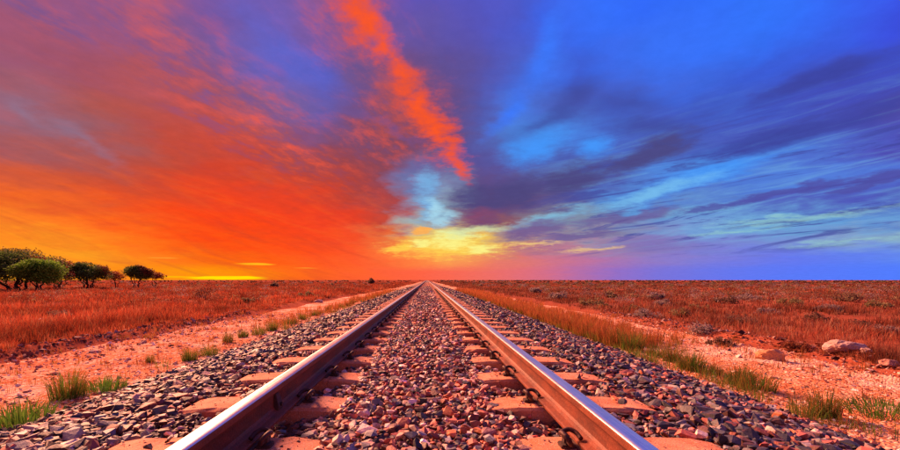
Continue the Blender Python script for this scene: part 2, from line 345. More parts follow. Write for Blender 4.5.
# soil of the plain
M_soil, nt, b = new_mat('red_soil')
P = world_coord(nt)
n1 = nt.noise(P, 0.35, 5, 0.6); n2 = nt.noise(P, 9.0, 5, 0.65); n3 = nt.noise(P, 0.03, 4, 0.6)
col_ = nt.mix(nt.sstep(n1, 0.35, 0.65), c3(0.26, 0.06, 0.032), c3(0.40, 0.115, 0.06))
col_ = nt.mix(nt.sstep(n3, 0.36, 0.58), col_, c3(0.17, 0.05, 0.036))
col_ = nt.mix(nt.sstep(n2, 0.55, 0.72), col_, c3(0.50, 0.21, 0.13))
nt.put(b.inputs['Base Color'], col_); b.inputs['Roughness'].default_value = 0.95
b.inputs['Specular IOR Level'].default_value = 0.0
bump(nt, b, n2, 0.5, 0.012)

# pale pink gravel of the service tracks
M_path, nt, b = new_mat('pink_gravel')
P = world_coord(nt)
v = nt.t.nodes.new('ShaderNodeTexVoronoi'); v.feature = 'F1'; nt.put(v.inputs['Vector'], P); v.inputs['Scale'].default_value = 38.0
sc_ = nt.t.nodes.new('ShaderNodeSeparateColor'); nt.t.links.new(v.outputs['Color'], sc_.inputs[0])
n1 = nt.noise(P, 0.9, 5, 0.6); n2 = nt.noise(P, 14.0, 4, 0.6)
col_ = nt.ramp(sc_.outputs[0], [(0.0, c3(0.36, 0.10, 0.045)), (0.45, c3(0.64, 0.23, 0.105)), (0.8, c3(0.70, 0.33, 0.19)), (1.0, c3(0.82, 0.64, 0.52))])
col_ = nt.mix(nt.m('MULTIPLY', nt.sstep(n1, 0.46, 0.66), 0.75), col_, c3(0.50, 0.16, 0.075))
n4 = nt.noise(P, 0.7, 4, 0.7)
col_ = nt.mix(nt.m('MULTIPLY', nt.sstep(n4, 0.47, 0.62), 0.75), col_, c3(0.86, 0.58, 0.42))
nt.put(b.inputs['Base Color'], col_); b.inputs['Roughness'].default_value = 0.9
b.inputs['Specular IOR Level'].default_value = 0.0
bump(nt, b, nt.m('ADD', nt.m('MULTIPLY', v.outputs['Distance'], -1.0), nt.m('MULTIPLY', n2, 0.8)), 0.9, 0.02)

# ballast bed under and beyond the built stones
M_bed, nt, b = new_mat('ballast_fines')
P = world_coord(nt)
v = nt.t.nodes.new('ShaderNodeTexVoronoi'); nt.put(v.inputs['Vector'], P); v.inputs['Scale'].default_value = 17.0
sc_ = nt.t.nodes.new('ShaderNodeSeparateColor'); nt.t.links.new(v.outputs['Color'], sc_.inputs[0])
col_ = nt.ramp(sc_.outputs[1], [(0.0, c3(0.05, 0.04, 0.045)), (0.5, c3(0.12, 0.07, 0.07)), (0.8, c3(0.22, 0.10, 0.085)), (1.0, c3(0.42, 0.29, 0.26))])
nt.put(b.inputs['Base Color'], col_); b.inputs['Roughness'].default_value = 0.9
bump(nt, b, nt.m('MULTIPLY', v.outputs['Distance'], -1.0), 1.0, 0.05)

# loose stones (each carries its own tint)
M_stone, nt, b = new_mat('broken_stone')
P = world_coord(nt)
n1 = nt.noise(P, 60.0, 4, 0.65); n2 = nt.noise(P, 22.0, 3, 0.5)
col_ = nt.mix(1.0, attr(nt), nt.ramp(n1, [(0.25, c3(0.55, 0.55, 0.55)), (0.75, c3(1.35, 1.3, 1.25))]), 'MULTIPLY')
col_ = nt.mix(nt.m('MULTIPLY', nt.sstep(n2, 0.52, 0.7), 0.35), col_, c3(0.36, 0.13, 0.07))
nt.put(b.inputs['Base Color'], col_); b.inputs['Roughness'].default_value = 0.62
b.inputs['Specular IOR Level'].default_value = 0.45
bump(nt, b, n1, 0.5, 0.006)

M_pebble, nt, b = new_mat('loose_pebble')
nt.put(b.inputs['Base Color'], attr(nt)); b.inputs['Roughness'].default_value = 0.9; b.inputs['Specular IOR Level'].default_value = 0.05

# concrete sleepers dusted with red earth
M_conc, nt, b = new_mat('dusty_concrete')
P = world_coord(nt)
n1 = nt.noise(P, 7.0, 5, 0.6); n2 = nt.noise(P, 130.0, 3, 0.6); n3 = nt.noise(P, 28.0, 4, 0.65)
col_ = nt.mix(nt.sstep(n1, 0.35, 0.68), c3(0.54, 0.19, 0.09), c3(0.68, 0.31, 0.18))
col_ = nt.mix(nt.m('MULTIPLY', nt.sstep(n3, 0.55, 0.72), 0.6), col_, c3(0.30, 0.12, 0.07))
n4 = nt.noise(P, 2.3, 5, 0.7)
col_ = nt.mix(nt.m('MULTIPLY', nt.sstep(n4, 0.52, 0.68), 0.5), col_, c3(0.34, 0.20, 0.14))
vc = nt.t.nodes.new('ShaderNodeTexVoronoi'); vc.feature = 'DISTANCE_TO_EDGE'; nt.put(vc.inputs['Vector'], nt.mix(0.12, P, nt.noise(P, 9.0, 4, 0.6, out=1))); vc.inputs['Scale'].default_value = 3.2
col_ = nt.mix(nt.m('MULTIPLY', nt.m('SUBTRACT', 1.0, nt.sstep(vc.outputs[0], 0.0, 0.012)), 0.7), col_, c3(0.16, 0.07, 0.045))
col_ = nt.mix(nt.m('MULTIPLY', nt.sstep(n2, 0.54, 0.68), 0.65), col_, c3(0.72, 0.50, 0.38))
nt.put(b.inputs['Base Color'], col_); b.inputs['Roughness'].default_value = 0.9
b.inputs['Specular IOR Level'].default_value = 0.2
bump(nt, b, nt.m('ADD', n2, n3), 0.7, 0.006)

# rusty rail steel
def rust(name, dark, light, rough=0.6, metal=0.0):
    m, nt, b = new_mat(name)
    P = world_coord(nt)
    mp = nt.t.nodes.new('ShaderNodeMapping'); nt.put(mp.inputs[0], P); mp.inputs[3].default_value = (1, 0.35, 1)
    n1 = nt.noise(mp.outputs[0], 14.0, 6, 0.65); n2 = nt.noise(P, 90.0, 3, 0.6)
    col_ = nt.mix(nt.sstep(n1, 0.32, 0.68), dark, light)
    col_ = nt.mix(nt.m('MULTIPLY', nt.sstep(n2, 0.58, 0.72), 0.45), col_, c3(0.34, 0.13, 0.06))
    nt.put(b.inputs['Base Color'], col_)
    nt.put(b.inputs['Roughness'], nt.m('ADD', rough - 0.12, nt.m('MULTIPLY', n1, 0.3)))
    b.inputs['Metallic'].default_value = metal; b.inputs['Specular IOR Level'].default_value = 0.22
    bump(nt, b, nt.m('ADD', n2, n1), 0.5, 0.004)
    return m
M_web = rust('rusty_web', c3(0.10, 0.034, 0.024), c3(0.22, 0.058, 0.030), 0.5)
M_foot = rust('rusty_foot', c3(0.12, 0.038, 0.024), c3(0.25, 0.066, 0.032), 0.5)
M_side = rust('rusty_head_side', c3(0.14, 0.045, 0.028), c3(0.27, 0.075, 0.035), 0.5, 0.0)
M_clip = rust('dark_clip_steel', c3(0.040, 0.022, 0.024), c3(0.10, 0.042, 0.036), 0.55, 0.2)
M_iron = rust('dark_cast_iron', c3(0.05, 0.035, 0.035), c3(0.10, 0.055, 0.045), 0.65)

# wheel-polished running band
M_top, nt, b = new_mat('polished_rail_steel')
P = world_coord(nt)
mp = nt.t.nodes.new('ShaderNodeMapping'); nt.put(mp.inputs[0], P); mp.inputs[3].default_value = (1, 0.02, 1)
n1 = nt.noise(mp.outputs[0], 160.0, 4, 0.6); n2 = nt.noise(P, 40.0, 3, 0.6)
nt.put(b.inputs['Base Color'], nt.mix(nt.sstep(n1, 0.35, 0.7), c3(0.72, 0.70, 0.70), c3(0.88, 0.86, 0.86)))
b.inputs['Metallic'].default_value = 1.0
nt.put(b.inputs['Roughness'], nt.m('ADD', 0.20, nt.m('ADD', nt.m('MULTIPLY', n1, 0.16), nt.m('MULTIPLY', n2, 0.10))))

def leafy(name, transl=0.45, rough=0.7, gain=1.0):
    m, nt, b = new_mat(name)
    t = nt.t
    c = attr(nt)
    nt.put(b.inputs['Base Color'], c); b.inputs['Roughness'].default_value = rough
    b.inputs['Specular IOR Level'].default_value = 0.15
    tr = t.nodes.new('ShaderNodeBsdfTranslucent'); nt.put(tr.inputs[0], c)
    mx = t.nodes.new('ShaderNodeMixShader'); mx.inputs[0].default_value = transl
    t.links.new(b.outputs[0], mx.inputs[1]); t.links.new(tr.outputs[0], mx.inputs[2])
    t.links.new(mx.outputs[0], t.nodes['Material Output'].inputs[0])
    return m
M_grass = leafy('dry_grass', 0.5)
M_leaf = leafy('leaf', 0.35)

M_bark, nt, b = new_mat('dark_bark')
n1 = nt.noise(obj_coord(nt), 12.0, 5, 0.6)
nt.put(b.inputs['Base Color'], nt.mix(n1, c3(0.030, 0.018, 0.014), c3(0.10, 0.055, 0.04))); b.inputs['Roughness'].default_value = 0.9
bump(nt, b, n1, 0.6, 0.03)

def rock_mat(name, a, c):
    m, nt, b = new_mat(name)
    P = obj_coord(nt)
    n1 = nt.noise(P, 5.0, 6, 0.65); n2 = nt.noise(P, 28.0, 4, 0.6)
    col_ = nt.mix(nt.sstep(n1, 0.35, 0.65), a, c)
    col_ = nt.mix(nt.m('MULTIPLY', nt.sstep(n2, 0.56, 0.7), 0.5), col_, tuple(x * 0.55 for x in a[:3]) + (1,))
    nt.put(b.inputs['Base Color'], col_); b.inputs['Roughness'].default_value = 0.9
    bump(nt, b, nt.m('ADD', n1, nt.m('MULTIPLY', n2, 0.5)), 0.7, 0.03)
    return m
M_rock_pale = rock_mat('pale_rock', c3(0.40, 0.24, 0.20), c3(0.58, 0.40, 0.35))
M_rock_orange = rock_mat('orange_rock', c3(0.50, 0.20, 0.09), c3(0.62, 0.32, 0.16))
M_rock_red = rock_mat('red_rock', c3(0.42, 0.18, 0.12), c3(0.55, 0.30, 0.24))

# ------------------------------------------------------------------ ground
TOE = 3.0             # ballast toe
PATH_IN, PATH_OUT = 2.75, 5.55

def ground_h(x, y):
    ax = abs(x)
    w = math.exp(-((ax - 5.95 - 0.35 * fbm(x * 0.0 + (9 if x > 0 else 3), y, 0.35, 2)) / 0.32) ** 2) if y < 60 else 0.0
    h = w * (0.10 + 0.09 * fbm(x, y, 1.6, 3, 4.0))
    k = min(1.0, max(0.0, (ax - 5.5) / 3.0))
    near = 1.0 if y < 80 else math.exp(-(y - 80) / 60)
    h += 0.09 * k * near * fbm(x, y, 0.22, 3)
    h += 0.018 * fbm(x, y, 1.4, 3, 9.0) * near
    # two shallow wheel ruts on each track
    for r in (3.65, 5.05):
        h -= 0.025 * math.exp(-((ax - r) / 0.22) ** 2) * (1 if y < 60 else 0)
    return h if ax < 400 and y < 400 else 0.0

def axis(fine0, fine1, step, lo, hi, grow):
    v = list(np.arange(fine0, fine1 + 1e-6, step))
    s = step
    while v[-1] < hi:
        s *= grow; v.append(min(hi, v[-1] + s))
    s = step
    while v[0] > lo:
        s *= grow; v.insert(0, max(lo, v[0] - s))
    return v

gx = axis(-8.0, 8.0, 0.125, -4500, 4500, 1.16)
gy = axis(0.8, 13.0, 0.15, -60, 6000, 1.09)
verts = np.array([(x, y, ground_h(x, y)) for y in gy for x in gx])
nx, ny = len(gx), len(gy)
I = (np.arange(ny - 1)[:, None] * nx + np.arange(nx - 1)[None, :]).ravel()
faces = np.stack([I, I + 1, I + nx + 1, I + nx], 1)
ground = mesh_obj('ground', np_mesh('ground', verts, faces.ravel(), np.full(len(faces), 4), smooth=True), M_soil)
tag(ground, kind='structure')

def strip(name, side):
    ys = axis(0.6, 14.0, 0.2, -10, 260, 1.10)
    rows = 22
    vv = []
    for y in ys:
        wob = 0.30 * fbm(side * 5, y, 0.30, 3, 2.0) + 0.10 * fbm(side * 9, y, 1.6, 2, 5.0)
        fade = max(0.0, min(1.0, (y - 14) / 60))
        x0 = PATH_IN + 0.1 * fbm(side * 7, y, 0.8, 2, 8.0)
        x1 = PATH_OUT + wob - 0.9 * fade
        for i in range(rows + 1):
            ax = x0 + (x1 - x0) * i / rows
            x = side * ax
            lift = 0.006 + 0.012 * math.sin(math.pi * i / rows)
            if i in (0, rows): lift = -0.03
            vv.append((x, y, ground_h(x, y) + lift))
    n = rows + 1
    f = []
    for j in range(len(ys) - 1):
        for i in range(rows):
            a = j * n + i
            q = (a, a + 1, a + n + 1, a + n)
            f.append(q if side > 0 else q[::-1])
    f = np.array(f)
    o = mesh_obj(name, np_mesh(name, np.array(vv), f.ravel(), np.full(len(f), 4), smooth=True), M_path)
    return tag(o, kind='structure')
strip('gravel_path', -1)
strip('gravel_path', 1)

# ------------------------------------------------------------------ track geometry
SL0, SL_S = 1.80, 0.667          # first sleeper and spacing
SL_TOP = 0.42
RAIL_X = 0.7525                  # rail centre from the track axis
RAIL_Z0 = 0.426                  # underside of the rail foot
SL_HALF = 1.33

def bed_z(x):
    ax = abs(x)
    pts = [(0, 0.392), (0.38, 0.388), (0.52, 0.355), (0.70, 0.335), (0.85, 0.335), (1.0, 0.365), (1.35, 0.382), (1.60, 0.372), (1.9, 0.315), (2.4, 0.175), (2.8, 0.055), (3.05, 0.0), (3.6, -0.04)]
    for (a, za), (b_, zb) in zip(pts, pts[1:]):
        if ax <= b_:
            return za + (zb - za) * (ax - a) / (b_ - a)
    return -0.04
bed_zv = np.vectorize(bed_z)

def in_sleeper(x, y, grow=0.0):
    k = np.round((y - SL0) / SL_S)
    dy = np.abs(y - (SL0 + k * SL_S))
    return (dy < 0.125 + grow) & (k >= 0) & (np.abs(x) < SL_HALF + grow)

ys = axis(0.4, 16.0, 0.12, -12, 1500, 1.10)
xs = list(np.linspace(-3.5, 3.5, 71))
vv = []
for y in ys:
    for x in xs:
        j = 0.03 * mnoise.noise((x * 9, y * 9, 1.0)) if abs(x) < 3.0 and y < 40 else 0.0
        vv.append((x, y, bed_z(x) - 0.036 + j))
n = len(xs)
I = (np.arange(len(ys) - 1)[:, None] * n + np.arange(n - 1)[None, :]).ravel()
f = np.stack([I, I + 1, I + n + 1, I + n], 1)
ballast = mesh_obj('ballast_bed', np_mesh('ballast_bed', np.array(vv), f.ravel(), np.full(len(f), 4), smooth=True), M_bed)
tag(ballast, kind='structure')

# ------------------------------------------------------------------ stones
def hull_variants(count, npts, seed):
    r = random.Random(seed); out = []
    while len(out) < count:
        bm = bmesh.new()
        for i in range(npts):
            p = Vector((r.gauss(0, 1), r.gauss(0, 1), r.gauss(0, 1))).normalized()
            m = max(abs(p.x), abs(p.y), abs(p.z))
            p = p.lerp(p / m * 0.8, 0.55)          # blocky break
            bm.verts.new(p * r.uniform(0.82, 1.0))
        res = bmesh.ops.convex_hull(bm, input=bm.verts)
        bmesh.ops.delete(bm, geom=[e for e in res['geom_interior'] if isinstance(e, bmesh.types.BMVert)], context='VERTS')
        bmesh.ops.triangulate(bm, faces=bm.faces)
        bmesh.ops.recalc_face_normals(bm, faces=bm.faces)
        bm.verts.index_update()
        V = np.array([v.co[:] for v in bm.verts]); Fc = np.array([[v.index for v in f_.verts] for f_ in bm.faces])
        bm.free()
        out.append((V, Fc))
    return out

def rot_mats(n, tilt):
    a = rng.uniform(0, 2 * math.pi, n); t = rng.normal(0, tilt, n); u_ = rng.uniform(0, 2 * math.pi, n)
    ca, sa = np.cos(a), np.sin(a)
    Rz = np.zeros((n, 3, 3)); Rz[:, 0, 0] = ca; Rz[:, 0, 1] = -sa; Rz[:, 1, 0] = sa; Rz[:, 1, 1] = ca; Rz[:, 2, 2] = 1
    kx, ky = np.cos(u_), np.sin(u_); ct, st = np.cos(t), np.sin(t); v1 = 1 - ct
    Rt = np.zeros((n, 3, 3))
    Rt[:, 0, 0] = ct + kx * kx * v1; Rt[:, 0, 1] = kx * ky * v1; Rt[:, 0, 2] = ky * st
    Rt[:, 1, 0] = kx * ky * v1; Rt[:, 1, 1] = ct + ky * ky * v1; Rt[:, 1, 2] = -kx * st
    Rt[:, 2, 0] = -ky * st; Rt[:, 2, 1] = kx * st; Rt[:, 2, 2] = ct
    return Rt @ Rz

def scatter_mesh(name, variants, pos, scl, rots, cols):
    """one mesh from many placed copies of a few small hulls"""
    which = rng.integers(0, len(variants), len(pos))
    VV, FF, CC, base = [], [], [], 0
    for k, (V, Fc) in enumerate(variants):
        idx = np.nonzero(which == k)[0]
        if len(idx) == 0: continue
        P_ = np.einsum('nij,nvj->nvi', rots[idx], V[None] * scl[idx][:, None, :]) + pos[idx][:, None, :]
        nv = len(V)
        VV.append(P_.reshape(-1, 3))
        FF.append((Fc[None] + (base + np.arange(len(idx)) * nv)[:, None, None]).reshape(-1, 3))
        CC.append(np.repeat(cols[idx], nv, axis=0))
        base += nv * len(idx)
    VV = np.concatenate(VV); FF = np.concatenate(FF); CC = np.concatenate(CC)
    return np_mesh(name, VV, FF.ravel(), np.full(len(FF), 3), CC)

PAL = np.array([(0.040, 0.040, 0.050), (0.115, 0.115, 0.140), (0.22, 0.215, 0.245), (0.12, 0.05, 0.042),
                (0.27, 0.08, 0.06), (0.44, 0.12, 0.085), (0.52, 0.30, 0.26), (0.80, 0.62, 0.56), (0.58, 0.16, 0.06)])
W_MID = np.array([0.11, 0.09, 0.08, 0.14, 0.18, 0.15, 0.13, 0.08, 0.04])
W_SIDE = np.array([0.27, 0.19, 0.12, 0.14, 0.12, 0.09, 0.06, 0.025, 0.015])

def stone_cols(x):
    n = len(x); mid = np.clip(1.25 - np.abs(x) / 1.2, 0, 1)
    out = np.zeros((n, 3))
    a = rng.choice(9, n, p=W_MID / W_MID.sum()); b_ = rng.choice(9, n, p=W_SIDE / W_SIDE.sum())
    isM = rng.random(n) < mid; pick = np.where(isM, a, b_)
    return PAL[pick] * np.where(isM, 1.0, 0.85)[:, None] * np.exp(rng.normal(0, 0.32, (n, 1))) * rng.uniform(0.94, 1.06, (n, 3))

def jitter_grid(x0, x1, y0, y1, s):
    nxx, nyy = int((x1 - x0) / s), int((y1 - y0) / s)
    X, Y = np.meshgrid(x0 + (np.arange(nxx) + 0.5) * s, y0 + (np.arange(nyy) + 0.5) * s)
    X = X.ravel() + rng.uniform(-0.55, 0.55, X.size) * s; Y = Y.ravel() + rng.uniform(-0.55, 0.55, Y.size) * s
    return X, Y

def lay_stones(y0, y1, s, size, extra, xmax=3.0):
    X, Y = jitter_grid(-xmax - 0.15, xmax + 0.15, y0, y1, s)
    X2, Y2 = jitter_grid(-xmax, xmax, y0, y1, s * extra)
    top = np.concatenate([np.zeros(len(X)), np.ones(len(X2))])
    X = np.concatenate([X, X2]); Y = np.concatenate([Y, Y2])
    ax = np.abs(X)
    edge = 3.0 + 0.12 * np.array([mnoise.noise((x, y * 1.3, 3.0)) for x, y in zip(np.sign(X) * 4, Y)])
    keep = rng.random(len(X)) < np.clip((edge + 0.12 - ax) / 0.25, 0, 1)
    keep &= ax < 1.15 * Y + 1.0
    keep &= rng.random(len(X)) < np.clip(1 - (ax - 1.3) * 0.9, 0.58, 1)
    sl = in_sleeper(X, Y, 0.012)
    cov = 0.43 + 0.07 * np.array([mnoise.noise((x * 3, y * 3, 8.0)) for x, y in zip(X, Y)])
    bare = sl & (ax > cov) & (ax < SL_HALF + 0.02)
    stray = rng.random(len(X)) < 0.008
    keep &= ~bare | (stray & (np.abs(ax - RAIL_X) > 0.2))
    rail = np.abs(ax - RAIL_X) < 0.105
    keep &= ~(rail & (top > 0))
    X, Y, top, ax, rail, bare, sl = [a[keep] for a in (X, Y, top, ax, rail, bare, sl)]
    n = len(X)
    base = size * np.exp(np.clip(rng.normal(0, 0.34, n), -0.8, 0.55))
    scl = np.stack([base * rng.uniform(0.85, 1.45, n), base * rng.uniform(0.7, 1.05, n), base * rng.uniform(0.42, 0.8, n)], 1) * 0.5
    scl = np.where(rail[:, None], scl * 0.72, scl)
    scl = scl * np.clip(1 + (ax - 1.15) * 0.7, 1, 1.36)[:, None]
    Z = bed_zv(X) + rng.uniform(-0.012, 0.012, n) + top * 0.018
    Z = np.where(sl & ~bare, np.maximum(Z, 0.405 - 0.02 * (1 - ax / 0.45)), Z)
    Z = np.where(bare, SL_TOP + scl[:, 2] * 0.8, Z)
    Z = np.where(rail, np.minimum(Z, RAIL_Z0 - scl[:, 0] * 0.9 - 0.004), Z)
    return np.stack([X, Y, Z], 1), scl, rot_mats(n, 0.42)

HV = hull_variants(22, 13, 3)
HV_MID = hull_variants(14, 10, 9)
HV_FAR = hull_variants(8, 7, 5)

pos, scl, rots = lay_stones(1.15, 7.0, 0.0305, 0.047, 1.5)
cols = stone_cols(pos[:, 0])
# the stones that show largest from the track are parts of their own
vx = (pos[:, 0] - 0.047) / pos[:, 1]; vy = (CAM_Z - pos[:, 2]) / pos[:, 1]
inview = (vx > -0.98) & (vx < 1.09) & (vy < 0.392)
hid = (np.abs(np.abs(pos[:, 0]) - RAIL_X) < 0.13)
score = np.where(inview & ~hid & (pos[:, 2] > bed_zv(pos[:, 0]) - 0.002), (scl[:, 0] * scl[:, 1]) / pos[:, 1] ** 2, 0)
near = np.argsort(-score)[:300]
mask = np.ones(len(pos), bool); mask[near] = False
rest = mesh_obj('ballast_stones', scatter_mesh('ballast_stones', HV, pos[mask], scl[mask], rots[mask], cols[mask]), M_stone, ballast)
tag(rest, kind='stuff')
near_meshes = {}
for i in near:
    k = int(rng.integers(0, len(HV))); c = cols[i]
    V, Fc = HV[k]
    me = np_mesh('stone', V, Fc.ravel(), np.full(len(Fc), 3), np.repeat(c[None], len(V), 0))
    o = mesh_obj('stone', me, M_stone, ballast)
    m = Matrix(rots[i].tolist()).to_4x4(); m.translation = Vector(pos[i].tolist())
    o.matrix_local = m @ Matrix.Diagonal((*scl[i].tolist(), 1.0))

p2_, s2_, r2_ = lay_stones(7.0, 17.0, 0.047, 0.062, 1.8)
o = mesh_obj('ballast_stones', scatter_mesh('ballast_stones', HV_MID, p2_, s2_, r2_, stone_cols(p2_[:, 0])), M_stone, ballast); tag(o, kind='stuff')
p3_, s3_, r3_ = lay_stones(17.0, 48.0, 0.10, 0.115, 3.0)
o = mesh_obj('ballast_stones', scatter_mesh('ballast_stones', HV_FAR, p3_, s3_, r3_, stone_cols(p3_[:, 0])), M_stone, ballast); tag(o, kind='stuff')

# grit lying on the near sleepers
n = 900
k_ = rng.integers(0, 9, n); yy_ = SL0 + k_ * SL_S + rng.uniform(-0.11, 0.11, n); ax_ = np.where(rng.random(n) < 0.5, rng.uniform(0.46, 0.66, n), 1.30 - 0.42 * rng.random(n) ** 1.5)
s_ = 0.008 * np.exp(rng.normal(0, 0.45, n)); xx_ = ax_ * np.where(rng.random(n) < 0.5, -1, 1)
zz_ = np.where(ax_ > 1.22, 0.412, np.where(ax_ < 0.55, 0.414, 0.419))
o = mesh_obj('grit', scatter_mesh('grit', HV_FAR, np.stack([xx_, yy_, zz_ + s_ * 0.2], 1), np.stack([s_ * 0.7, s_ * 0.55, s_ * 0.4], 1), rot_mats(n, 0.3), stone_cols(xx_) * 0.8), M_stone, ballast); tag(o, kind='stuff')

# pebbles strewn over the service tracks
def pebbles(side):
    n = 20000
    y = 2.2 * np.exp(rng.uniform(0, 1, n) * math.log(14 / 2.2)); ax = rng.uniform(2.85, 6.35, n)
    keep = (rng.random(n) < np.where(ax > 5.6, 0.55, 0.9)); y, ax = y[keep], ax[keep]; n = len(y)
    x = side * ax
    z = np.array([ground_h(a, b_) for a, b_ in zip(x, y)])
    base = 0.026 * np.exp(rng.normal(0, 0.5, n)) * (0.7 + y * 0.05)
    s_ = np.stack([base * rng.uniform(0.8, 1.4, n), base, base * rng.uniform(0.45, 0.8, n)], 1) * 0.5
    pal = np.array([(0.64, 0.30, 0.20), (0.78, 0.55, 0.43), (0.50, 0.18, 0.10), (0.84, 0.72, 0.64), (0.32, 0.12, 0.08), (0.16, 0.10, 0.10)])
    c = pal[rng.choice(6, n, p=[0.24, 0.24, 0.18, 0.14, 0.12, 0.08])] * rng.uniform(0.85, 1.1, (n, 1))
    c = np.where((ax > 5.6)[:, None], c * np.array((0.45, 0.36, 0.38)), c); base2 = np.where(ax > 5.6, 1.5, 1.0); s_ = s_ * base2[:, None]
    me = scatter_mesh('pebbles', HV_FAR, np.stack([x, y, z + 0.006 + s_[:, 2] * 0.5], 1), s_, rot_mats(n, 0.3), c)
    o = mesh_obj('pebbles', me, M_pebble); tag(o, 'small loose pebbles strewn over the %s gravel path' % ('left' if side < 0 else 'right'), 'pebbles', kind='stuff')
pebbles(-1); pebbles(1)

# ------------------------------------------------------------------ sleepers
def sleeper_mesh(seed):
    rr_ = random.Random(seed)
    chip = lambda: max(0.0, rr_.gauss(0.002, 0.0025)) + (rr_.uniform(0.006, 0.018) if rr_.random() < 0.06 else 0.0)
    st = [(-1.33, 0.115, 0.150, 0.372), (-1.315, 0.122, 0.152, 0.398), (-1.22, 0.125, 0.152, 0.414), (-0.95, 0.125, 0.152, 0.420), (-0.55, 0.125, 0.152, 0.420), (-0.40, 0.118, 0.150, 0.404), (-0.15, 0.11, 0.145, 0.375),
          (0.15, 0.11, 0.145, 0.375), (0.40, 0.118, 0.150, 0.404), (0.55, 0.125, 0.152, 0.420), (0.95, 0.125, 0.152, 0.420), (1.22, 0.125, 0.152, 0.414), (1.315, 0.122, 0.152, 0.398), (1.33, 0.115, 0.150, 0.372)]
    fine = []
    for (xa, ta, ba, za), (xb, tb, bb, zb) in zip(st, st[1:]):
        m_ = max(1, int((xb - xa) / 0.05))
        fine += [tuple(p_ + (q_ - p_) * k_ / m_ for p_, q_ in zip((xa, ta, ba, za), (xb, tb, bb, zb))) for k_ in range(m_)]
    fine.append(st[-1])
    bm = bmesh.new(); rings = []
    for x, wt_, wb, z in fine:
        r = [bm.verts.new(p) for p in ((x, -wb, 0.21), (x, -wt_ - 0.006, z - 0.016), (x, -wt_ + 0.010 + chip(), z - chip() * 0.3), (x, wt_ - 0.010 - chip(), z - chip() * 0.3), (x, wt_ + 0.006, z - 0.016), (x, wb, 0.21))]
        rings.append(r)
    for a, b_ in zip(rings, rings[1:]):
        for i in range(6):
            j = (i + 1) % 6
            bm.faces.new((a[i], b_[i], b_[j], a[j]))
    bm.faces.new(rings[0]); bm.faces.new(rings[-1][::-1])
    bmesh.ops.recalc_face_normals(bm, faces=bm.faces)
    me = bpy.data.meshes.new('concrete_body'); bm.to_mesh(me); bm.free()
    return me

def tube_mesh(name, pts, rad, sides=8, steps=5, closed_caps=True):
    """smooth round bar along a Catmull-Rom path"""
    P_ = [Vector(p) for p in pts]; path = []
    for i in range(len(P_) - 1):
        p0 = P_[max(0, i - 1)]; p1 = P_[i]; p2 = P_[i + 1]; p3 = P_[min(len(P_) - 1, i + 2)]
        for k in range(steps):
            t = k / steps
            path.append(0.5 * ((2 * p1) + (p2 - p0) * t + (2 * p0 - 5 * p1 + 4 * p2 - p3) * t * t + (3 * p1 - p0 - 3 * p2 + p3) * t ** 3))
    path.append(P_[-1])
    bm = bmesh.new(); rings = []; up = Vector((0, 0, 1)); prev = None
    for i, p in enumerate(path):
        d = (path[min(i + 1, len(path) - 1)] - path[max(i - 1, 0)]).normalized()
        if prev is None:
            a = d.orthogonal().normalized()
        else:
            a = (prev - d * prev.dot(d)).normalized()
        prev = a; b_ = d.cross(a)
        r_ = rad[i * len(rad) // len(path)] if isinstance(rad, (list, tuple)) else rad
        rings.append([bm.verts.new(p + (a * math.cos(2 * math.pi * s / sides) + b_ * math.sin(2 * math.pi * s / sides)) * r_) for s in range(sides)])
    for A, B in zip(rings, rings[1:]):
        for s in range(sides):
            bm.faces.new((A[s], A[(s + 1) % sides], B[(s + 1) % sides], B[s]))
    bm.faces.new(rings[0][::-1]); bm.faces.new(rings[-1])
    bmesh.ops.recalc_face_normals(bm, faces=bm.faces)
    for f_ in bm.faces: f_.smooth = True
    me = bpy.data.meshes.new(name); bm.to_mesh(me); bm.free()
    return me

def box_into(bm, x0, x1, y0, y1, z0, z1, bev=0.0, taper=0.0):
    ret = bmesh.ops.create_cube(bm, size=1.0)
    for v_ in ret['verts']:
        k = 1 - taper if v_.co.z > 0 else 1
        v_.co = Vector(((x0 + x1) / 2 + v_.co.x * (x1 - x0) * k, (y0 + y1) / 2 + v_.co.y * (y1 - y0) * k, (z0 + z1) / 2 + v_.co.z * (z1 - z0)))
    if bev:
        es = list({e for v_ in ret['verts'] for e in v_.link_edges})
        bmesh.ops.bevel(bm, geom=es, offset=bev, segments=2, affect='EDGES')

# spring clip, local frame: x points away from the rail, y along it, origin at the foot edge on the sleeper top
CLIP_ME = tube_mesh('spring_clip', [(0.052, -0.058, 0.030), (0.052, 0.00, 0.030), (0.054, 0.050, 0.031), (0.062, 0.078, 0.045), (0.078, 0.072, 0.070),
                                    (0.088, 0.035, 0.078), (0.080, -0.010, 0.062), (0.060, -0.046, 0.056), (0.026, -0.052, 0.064), (-0.002, -0.032, 0.054), (-0.014, 0.002, 0.036)],
                    0.0115, 8, 4)
bm = bmesh.new()
box_into(bm, 0.022, 0.088, -0.036, 0.030, -0.01, 0.016, 0.004)
box_into(bm, 0.032, 0.074, -0.030, 0.026, 0.015, 0.050, 0.008, 0.2)
SHO_ME = bpy.data.meshes.new('clip_shoulder'); bm.to_mesh(SHO_ME); bm.free()
for m_ in (CLIP_ME,): m_.materials.append(M_clip)
SHO_ME.materials.append(M_iron)
bm = bmesh.new(); box_into(bm, -0.085, 0.085, -0.09, 0.09, SL_TOP + 0.0005, RAIL_Z0 - 0.0005)
PAD_ME = bpy.data.meshes.new('rail_pad'); bm.to_mesh(PAD_ME); bm.free(); PAD_ME.materials.append(M_iron)
SLP_ME = [sleeper_mesh(s_) for s_ in range(5)]
for m_ in SLP_ME: m_.materials.append(M_conc)

